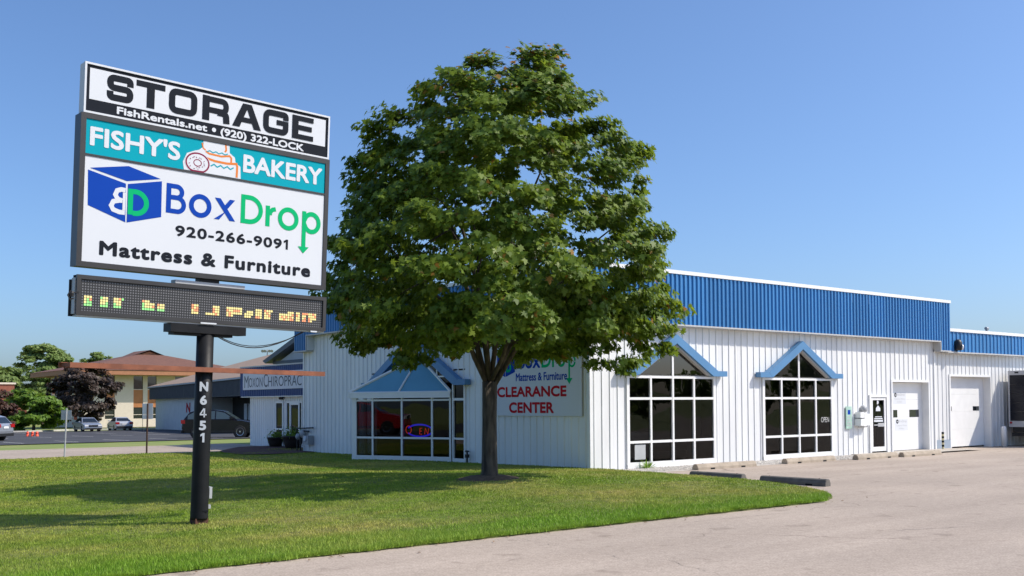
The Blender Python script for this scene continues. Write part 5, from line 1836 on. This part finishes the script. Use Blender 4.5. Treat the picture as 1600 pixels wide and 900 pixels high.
# local coordinates: x along the front, z from the ground; front plane y=0
FO = ((0, 0, 0), (1, 0, 0), (0, 0, 1), (0, -1, 0))
strips = [(2.85, 4.2), (6.8, 8.15), (8.8, 10.1), (12.8, 14.1), (15.0, 16.4)]
zt = 7.35
ed = [0.0] + [e for s in strips for e in s] + [22.0]
for a, b in zip(ed[0::2], ed[1::2]):
    MB().fbox(FO, a, b, 0.0, zt, -0.4, 0.0).build('wall', 'office_stucco', OF)
for a, b in strips:
    wdw = MB().fbox(FO, a, b, 1.10, 1.2, -0.38, -0.10).fbox(FO, a, b, 1.72, 1.80, -0.38, -0.10).fbox(FO, a, b, 0.0, 1.1, -0.38, -0.06).build('window', 'office_stucco', OF)
    MB().fbox(FO, a, b, 1.2, 1.72, -0.34, -0.2).fbox(FO, a, b, 1.80, 2.80, -0.34, -0.2).build('pane', 'car_glass', wdw)
    MB().fbox(FO, a, b, 2.80, 5.30, -0.36, -0.08).build('spandrel', 'panel_orange', OF)
    wdw = MB().fbox(FO, a, b, 5.30, 5.40, -0.36, -0.09).fbox(FO, a, b, zt - 0.1, zt, -0.36, -0.09).build('window', 'office_stucco', OF)
    MB().fbox(FO, a, b, 5.40, zt - 0.1, -0.34, -0.18).build('pane', 'car_glass', wdw)
MB().box(0.0, 0.3, 0.41, 17.0, 0.0, zt).box(21.7, 22.0, 0.41, 17, 0, zt).box(0.3, 21.7, 16.7, 17.0, 0, zt).build('side_wall', 'office_stucco', OF)
for yy in (3.0, 7.0, 11, 14.5):
    MB().box(-0.04, 0.02, yy, yy + 1.6, 1.1, zt - 0.2).build('window', 'car_glass', OF)
e0, e1, f0, f1 = -2.4, 24.2, -2.6, 19.0
MB().box(e0, e1, f0, f1, zt + 0.01, zt + 0.65).build('fascia', 'fascia_copper', OF)
rz = zt + 0.66
R4 = [(e0 - 0.1, f0 - 0.1, rz), (e1 + 0.1, f0 - 0.1, rz), (e1 + 0.1, f1 + 0.1, rz), (e0 - 0.1, f1 + 0.1, rz)]
ra, rb = (10.9, 6.2, rz + 3.0), (10.9, 10.4, rz + 3.0)
rf = MB()
rf.add(R4 + [ra, rb], [(0, 1, 4), (1, 2, 5, 4), (2, 3, 5), (3, 0, 4, 5)])
roof = rf.build('roof', 'roof_brown', OF)
MB().add([(7.6, 5.0, rz + 2.2), (13.9, 5.0, rz + 2.2), (10.8, 4.6, rz + 3.3), (10.8, 12, rz + 3.35), (7.6, 9, rz + 2.2), (13.9, 9, rz + 2.2)], [(0, 2, 3, 4), (1, 5, 3, 2)]).build('dormer_roof', 'roof_brown', roof)
MB().add([(8.2, 5.25, rz + 2.2), (13.3, 5.25, rz + 2.2), (10.8, 5.1, rz + 3.1)], [(0, 1, 2)]).build('dormer_gable', 'fascia_copper', roof)

# neighbour with dark mansard
nang = math.atan2(-0.984, -0.176)
NB = thing('neighbour_building', 'grey single-storey block with dark mansard and shaded open entrance', 'building', (23.2, 100.5, -0.82), nang)
# local x runs along the front towards the camera side, front face looks along local -y
FNb = ((0, 0, 0), (1, 0, 0), (0, 0, 1), (0, -1, 0))
MB().fbox(FNb, 0.0, 25.0, 0.0, 3.75, -6.0, 0.0).build('wall', 'block_grey', NB)
MB().fbox(FNb, 25.0, 46.0, 0.0, 3.75, -6.0, -3.2).build('recess_wall', 'recess_dark', NB)
MB().fbox(FNb, 45.0, 46.0, 0.0, 3.7, -3.19, 0.0).build('pier', 'recess_dark', NB)
sheets(NB, 'mansard_sheet', 'mansard_dark', ((0, -0.6, 0), (1, 0, 0), (0, 0, 1), (0, -1, 0)), -0.6, 46.5, 3.55, 4.85, sheet=2.6, period=0.43, wbase=0.16, wtop=0.08, h=0.06)
MB().fbox(FNb, -0.6, 46.5, 3.50, 3.549, -5.0, 0.6).build('soffit', 'mansard_dark', NB)
MB().fbox(FNb, -0.9, 46.8, 4.86, 5.0, -6.0, 0.8).build('eave', 'galvanised', NB)
rf = MB()
rf.add([fp(FNb, -0.9, 5.01, 0.8), fp(FNb, 46.8, 5.01, 0.8), fp(FNb, 46.8, 9.4, -14), fp(FNb, 9, 9.4, -14), fp(FNb, -0.9, 5.01, -26), fp(FNb, 46.8, 5.01, -26)], [(0, 1, 2, 3), (0, 3, 4), (3, 2, 5, 4)])
rf.build('roof', 'roof_tan', NB)
text('N', FNb, 18.6, 20.6, 2.05, 3.05, 'sign_red', NB, 0.03, bold=0.07, shear=0.15)
for u in (30.0, 31.6):
    MB().fbox(FNb, u, u + 1.1, 1.4, 2.9, -3.19, -3.1).build('window', 'sign_white', NB)
MB().fbox(FNb, 38.5, 41.0, 0.2, 2.8, -3.19, -3.12).build('door', 'car_glass', NB)

# brick building at the left edge
BK = thing('brick_building', 'low red brick building with pale roof edge at the left edge', 'building', (14.7, 167.4, gz(167)))
MB().box(-14, 10.0, 0, 14, 0, 5.0).build('wall', 'brick_red', BK)
MB().box(-14.3, 10.3, -0.3, 14.3, 5.0, 5.35).build('parapet', 'office_stucco', BK)
MB().box(-14, 8.5, 2, 12, 5.36, 7.0).build('upper_wall', 'brick_red', BK)
MB().box(-14.2, 8.7, 1.8, 12.2, 7.0, 7.3).build('upper_parapet', 'office_stucco', BK)

# field light pole far behind
fl = thing('light_pole', 'far pole with two pairs of floodlights above the tan roof', 'lamp post', (54.6, 137.3, -1.2))
MB().tube([(0, 0, 0), (0, 0, 12.4)], [0.16, 0.10], 8).tube([(-0.62, 0.5, 12.0), (0.62, -0.5, 12.0)], 0.06, 6).build('pole', 'galvanised', fl)
for s in (-0.6, -0.3, 0.3, 0.6):
    MB().lathe((s, -s * 0.8, 12.15), (-0.5, -0.6, -0.4), [(0.10, -0.2), (0.26, 0.15)], 10).build('lamp_head', 'meter_grey', fl)

# ------------------------------------------------------------------ sign posts, barrels
sp1 = thing('sign_post', 'galvanised post with small grey sign back beside the side drive', 'sign', (-8.64, 19.45, 0.04))
MB().tube([(0, 0, -0.05), (0.06, -0.04, 1.80)], 0.03, 8).build('post', 'galvanised', sp1)
MB().add([(-0.10, 0.10, 1.37), (0.20, -0.16, 1.37), (0.20, -0.16, 1.73), (-0.10, 0.10, 1.73), (-0.095, 0.106, 1.37), (0.205, -0.154, 1.37), (0.205, -0.154, 1.73), (-0.095, 0.106, 1.73)], [(0, 1, 2, 3), (7, 6, 5, 4), (0, 4, 5, 1), (1, 5, 6, 2), (2, 6, 7, 3), (3, 7, 4, 0)]).build('plate', 'galvanised', sp1)
sp2 = thing('sign_post', 'rusty brown post with pale double sign beside the side drive', 'sign', (-5.59, 19.45, 0.04))
MB().tube([(0, 0, -0.05), (0.03, -0.02, 1.96)], 0.035, 8).build('post', 'rusty_post', sp2)
for z0, z1 in ((1.36, 1.52), (1.53, 1.97)):
    a, b = Vector((-0.13, 0.145, 0)), Vector((0.19, -0.11, 0))
    o_ = Vector((0.02, 0.025, 0))
    MB().add([a + Vector((0, 0, z0)) + o_, b + Vector((0, 0, z0)) + o_, b + Vector((0, 0, z1)) + o_, a + Vector((0, 0, z1)) + o_, a + Vector((0, 0, z0)) + o_ * 1.5, b + Vector((0, 0, z0)) + o_ * 1.5, b + Vector((0, 0, z1)) + o_ * 1.5, a + Vector((0, 0, z1)) + o_ * 1.5],
             [(0, 1, 2, 3), (7, 6, 5, 4), (0, 4, 5, 1), (1, 5, 6, 2), (2, 6, 7, 3), (3, 7, 4, 0)]).build('plate', 'sign_white', sp2)
for i, (x, y) in enumerate(((1.05, 66.1), (1.35, 65.85), (1.62, 65.6))):
    b_ = thing('traffic_drum', ['orange drum nearest the silver car, leftmost of three', 'middle orange drum of the three in the car park', 'orange drum on the right of the three in the car park'][i], 'traffic drum', (x, y, gz(y) - 0.02), 0, 'orange drums in the car park')
    MB().lathe((0, 0, 0), (0, 0, 1), [(0.13, 0), (0.13, 0.03), (0.11, 0.04), (0.10, 0.34), (0.06, 0.38), (0.0, 0.39)], 12).build('drum', 'safety_orange', b_, True)
    MB().lathe((0, 0, 0.20), (0, 0, 1), [(0.112, 0), (0.109, 0.06)], 12).build('band', 'tail_red', b_, True)

# ------------------------------------------------------------------ vehicles


def vehicle(name, label, loc, rz, paint, kind, cat='car'):
    t = thing(name, label, cat, loc, rz)
    if kind == 'sedan':
        hwid, wheel_r, wb = 0.90, 0.32, (-1.38, 1.36)
        body = [(-2.38, 0.30), (-2.42, 0.55), (-2.40, 0.82), (-2.25, 0.98), (-1.75, 1.02), (-1.0, 0.99), (0.85, 0.95), (1.55, 0.88), (2.15, 0.74), (2.38, 0.58), (2.40, 0.34), (2.2, 0.22), (-2.2, 0.22)]
        cab = [(-1.85, 1.0), (-1.15, 1.38), (-0.7, 1.45), (0.0, 1.45), (0.35, 1.40), (1.22, 0.94)]
        glassx = [(-1.55, -0.75), (-0.70, 0.05), (0.10, 0.95)]
    else:
        hwid, wheel_r, wb = 0.94, 0.37, (-1.36, 1.36)
        body = [(-2.28, 0.42), (-2.34, 0.62), (-2.30, 0.98), (-2.2, 1.12), (-1.2, 1.12), (0.8, 1.08), (1.5, 1.04), (2.1, 0.92), (2.32, 0.70), (2.32, 0.45), (2.1, 0.30), (-2.1, 0.30)]
        cab = [(-2.22, 1.08), (-1.85, 1.55), (-1.4, 1.66), (-0.3, 1.68), (0.25, 1.62), (1.15, 1.08)]
        glassx = [(-1.95, -1.15), (-1.08, -0.25), (-0.18, 0.85)]
    # body shell: outline swept across the width with rounded shoulders
    k = len(body)
    cx, cz = 0.0, 0.6
    vs, fs = [], []
    lay = [(-hwid, 0.955), (-hwid + 0.05, 0.985), (-hwid + 0.16, 1.0), (hwid - 0.16, 1.0), (hwid - 0.05, 0.985), (hwid, 0.955)]
    for y, s in lay:
        vs += [(cx + (x - cx) * s, y, cz + (z - cz) * (s if z > cz else 1.0)) for x, z in body]
    for i in range(len(lay) - 1):
        fs += [(i * k + j, i * k + (j + 1) % k, (i + 1) * k + (j + 1) % k, (i + 1) * k + j) for j in range(k)]
    fs += [tuple(range(k)), tuple(range((len(lay) - 1) * k, len(lay) * k))[::-1]]
    MB().add(vs, fs).build('body', paint, t)
    gl_ = 'suv_glass' if paint == 'dark_paint' else 'car_glass'
    zb_, zt_ = min(p[1] for p in cab), max(p[1] for p in cab)

    def hw_(z):
        return (hwid - 0.07) - 0.24 * (z - zb_) / (zt_ - zb_)
    kc = len(cab)
    vs = [(x, -hw_(z), z) for x, z in cab] + [(x, hw_(z), z) for x, z in cab]
    fs = [tuple(range(kc)), tuple(range(kc, 2 * kc))[::-1]] + [(i, kc + i, kc + (i + 1) % kc, (i + 1) % kc) for i in range(kc)]
    MB().add(vs, fs).build('cabin', paint, t)
    # glass: side lights, windscreen, rear screen
    cabx = [p[0] for p in cab]
    cabz = [p[1] for p in cab]
    for s in (-1, 1):
        for a, b in glassx:
            ztop = lambda x: np.interp(x, cabx, cabz) - 0.06
            zlo = zb_ + 0.05
            pts = [(a, zlo), (b, zlo), (b, max(zlo + 0.02, ztop(b))), ((a + b) / 2, max(zlo + 0.02, ztop((a + b) / 2))), (a, max(zlo + 0.02, ztop(a)))]
            m_ = MB()
            m_.add([(x, s * (hw_(z) + 0.008), z) for x, z in (pts if s < 0 else pts[::-1])], [tuple(range(5))])
            m_.build('side_window', gl_, t)
    for (a, b) in ((-2, -1), (0, 1)):
        p, q = Vector((cab[a][0], 0, cab[a][1])), Vector((cab[b][0], 0, cab[b][1]))
        n_ = Vector((-(q.z - p.z), 0, q.x - p.x)).normalized()
        if n_.z < 0:
            n_ = -n_
        p2, q2 = p.lerp(q, 0.10) + n_ * 0.012, p.lerp(q, 0.92) + n_ * 0.012
        m_ = MB()
        m_.add([(p2.x, -hw_(p2.z) + 0.07, p2.z), (q2.x, -hw_(q2.z) + 0.07, q2.z), (q2.x, hw_(q2.z) - 0.07, q2.z), (p2.x, hw_(p2.z) - 0.07, p2.z)], [(0, 1, 2, 3)])
        m_.build('windscreen' if a == -2 else 'rear_window', gl_, t)
    x1 = max(p[0] for p in body)
    x0 = min(p[0] for p in body)
    lz = 0.66 if kind == 'sedan' else 0.82
    for s in (-1, 1):
        MB().box(x1 - 0.22, x1 + 0.012, s * (hwid - 0.42), s * (hwid - 0.06), lz - 0.09, lz + 0.07).build('headlight', 'lamp_clear', t)
        MB().box(x0 - 0.012, x0 + 0.25, s * (hwid - 0.38), s * (hwid + 0.004), lz + 0.05, lz + 0.27).build('taillight', 'tail_red', t)
        MB().box(0.72, 0.92, s * (hwid + 0.0), s * (hwid + 0.16), 0.98 if kind == 'sedan' else 1.12, 1.10 if kind == 'sedan' else 1.26).build('mirror', paint, t)
        MB().box(-1.0, 0.95, s * (hwid - 0.01), s * (hwid + 0.008), 0.36, 0.44).build('sill', 'black_plastic', t)
    MB().box(x1 - 0.05, x1 + 0.02, -0.45, 0.45, lz - 0.14, lz + 0.03).build('grille', 'black_plastic', t)
    MB().box(x0 - 0.02, x0 + 0.08, -hwid + 0.1, hwid - 0.1, 0.30, 0.48).box(x1 - 0.1, x1 + 0.02, -hwid + 0.1, hwid - 0.1, 0.26, 0.40).build('bumper', 'black_plastic', t)
    MB().box(x0 - 0.024, x0 + 0.02, -0.26, 0.26, lz - 0.02, lz + 0.12).build('plate', 'plate_white', t)
    for wx in wb:
        for s in (-1, 1):
            y = s * (hwid - 0.10)
            w_ = MB().lathe((wx, y - s * 0.10, wheel_r), (0, s, 0), [(wheel_r * 0.6, 0), (wheel_r, 0.02), (wheel_r, 0.19), (wheel_r * 0.93, 0.215), (wheel_r * 0.66, 0.216)], 20).build('wheel', 'rubber', t)
            MB().lathe((wx, y, wheel_r), (0, s, 0), [(wheel_r * 0.67, 0.10), (wheel_r * 0.66, 0.122), (wheel_r * 0.5, 0.108), (wheel_r * 0.16, 0.11), (wheel_r * 0.14, 0.125)], 16).build('rim', 'chrome', w_)
            MB().lathe((wx, y - s * 0.1, wheel_r), (0, s, 0), [(wheel_r + 0.07, 0), (wheel_r + 0.07, 0.192)], 20).build('wheel_arch', 'black_plastic', t)
    return t


ang_r = math.atan2(-0.622, 0.783)
suv = vehicle('parked_suv', 'dark purple-black SUV in front of the shaded entrance', (7.4, 43.3, gz(43.3) - 0.02), ang_r + 0.10, 'dark_paint', 'suv')
suv.scale = (1.0, 1.0, 1.07)
vehicle('parked_sedan', 'grey-blue sedan facing the camera beside the purple tree', (12.5, 90.3, gz(90.3) - 0.02), math.radians(-92), 'silver_paint', 'sedan')
vehicle('parked_sedan', 'silver sedan seen from behind near the cream wall', (17.4, 95.3, gz(95.3) - 0.02), math.radians(84), 'pale_silver_paint', 'sedan')
vehicle('parked_minivan', 'silver minivan cut off by the left edge with red tail light', (-5.5, 52.5, gz(52.5) - 0.02), ang_r + math.pi - 0.1, 'silver_paint', 'suv')

# street on the left, out of frame; the red jeep on it is mirrored in the bay window
sheet_obj('street', -37, -24, -60, 34, 0.11, 'asphalt', slope=False)
jeep = vehicle('red_jeep', 'red jeep mirrored in the left panes of the bay window', (-27.2, 15.6, 0.12), math.radians(-90), 'red_paint', 'suv')
jeep.scale = (1.12, 1.12, 1.2)

# box truck backed along the annex
TK = thing('box_truck', 'box truck with dark rear shutter at the right edge', 'truck', (23.75, -0.16, 0.0))
MB().box(0.06, 6.2, -2.42, -0.0, 1.02, 3.12).build('cargo_box', 'truck_silver', TK)
fr = MB()
fr.box(0.0, 0.058, -2.44, 0.02, 2.97, 3.15).box(0.0, 0.058, -2.44, 0.02, 0.80, 1.05).box(0.0, 0.058, -2.44, -2.36, 1.051, 2.969).box(0.0, 0.058, -0.04, 0.02, 1.051, 2.969)
fr.build('rear_frame', 'truck_silver', TK)
for k in range(5):
    MB().box(0.02, 0.057, -2.359, -0.041, 1.055 + k * 0.383, 1.055 + (k + 1) * 0.383 - 0.006).build('shutter_slat', 'truck_dark', TK)
MB().box(-0.004, 0.03, -0.42, -0.26, 3.04, 3.10).build('marker_lamp', 'sign_black', TK)
MB().lathe((-0.002, -0.08, 0.98), (-1, 0, 0), [(0.05, 0), (0.05, 0.02)], 12).build('lamp', 'tail_red', TK)
MB().box(0.3, 8.0, -1.7, -0.7, 0.55, 0.98).box(0.02, 0.12, -2.3, -0.1, 0.42, 0.56).build('chassis', 'black_plastic', TK)
MB().box(0.10, 0.7, -2.3, -0.1, 0.57, 0.79).build('underrun', 'black_plastic', TK)
for wx in (1.6, 7.4):
    for s in (-2.2, -0.22):
        w_ = MB().lathe((wx, s - 0.14, 0.44), (0, 1, 0), [(0.28, 0), (0.44, 0.03), (0.44, 0.26), (0.28, 0.28)], 20).build('wheel', 'rubber', TK)
        MB().lathe((wx, s - 0.15, 0.44), (0, 1, 0), [(0.26, 0), (0.26, 0.30)], 14).build('rim', 'meter_grey', w_)
MB().add([(6.3, -2.3, 0.6), (8.4, -2.3, 0.6), (8.5, -2.3, 1.4), (7.9, -2.3, 2.4), (6.3, -2.3, 2.5), (6.3, -0.1, 0.6), (8.4, -0.1, 0.6), (8.5, -0.1, 1.4), (7.9, -0.1, 2.4), (6.3, -0.1, 2.5)],
         [(0, 1, 2, 3, 4), (9, 8, 7, 6, 5), (0, 5, 6, 1), (1, 6, 7, 2), (2, 7, 8, 3), (3, 8, 9, 4), (4, 9, 5, 0)]).build('cab', 'sign_white', TK)
MB().add([(8.49, -2.1, 1.46), (8.49, -0.3, 1.46), (7.97, -0.4, 2.32), (7.97, -2.0, 2.32)], [(0, 1, 2, 3)]).build('windscreen', 'car_glass', TK)

# wood across the road behind the camera: only its reflection shows in the shop glass


def far_wood():
    rs = np.random.default_rng(77)
    cs, rad = [], []
    for (ax, ay, bx, by, n_, hmax) in ((-10, -150, 240, -110, 560, 12.0), (-150, -130, -10, -150, 260, 8.0), (-170, 10, -150, -130, 220, 8.0)):
        for i in range(n_):
            t_ = rs.uniform()
            tone = 0.62 + 0.38 * math.sin(t_ * 31) * math.sin(t_ * 13 + 1)
            z = rs.uniform(0.3, 1.0) ** 0.8 * hmax * tone
            cs.append((ax + (bx - ax) * t_ + rs.normal(0, 2), ay + (by - ay) * t_ + rs.normal(0, 2), z))
            rad.append(rs.uniform(1.2, 2.2))
    V, k, var = leaf_cloud(np.array(cs), np.array(rad), 26, 1.1, rs, 99.0, 0.7, 'quad')
    o = tri_mesh('far_wood', V, k, 'far_leaf', var)
    tag(o, 'line of distant trees across the road, mirrored in the shop windows', 'trees', kind='stuff')


far_wood()
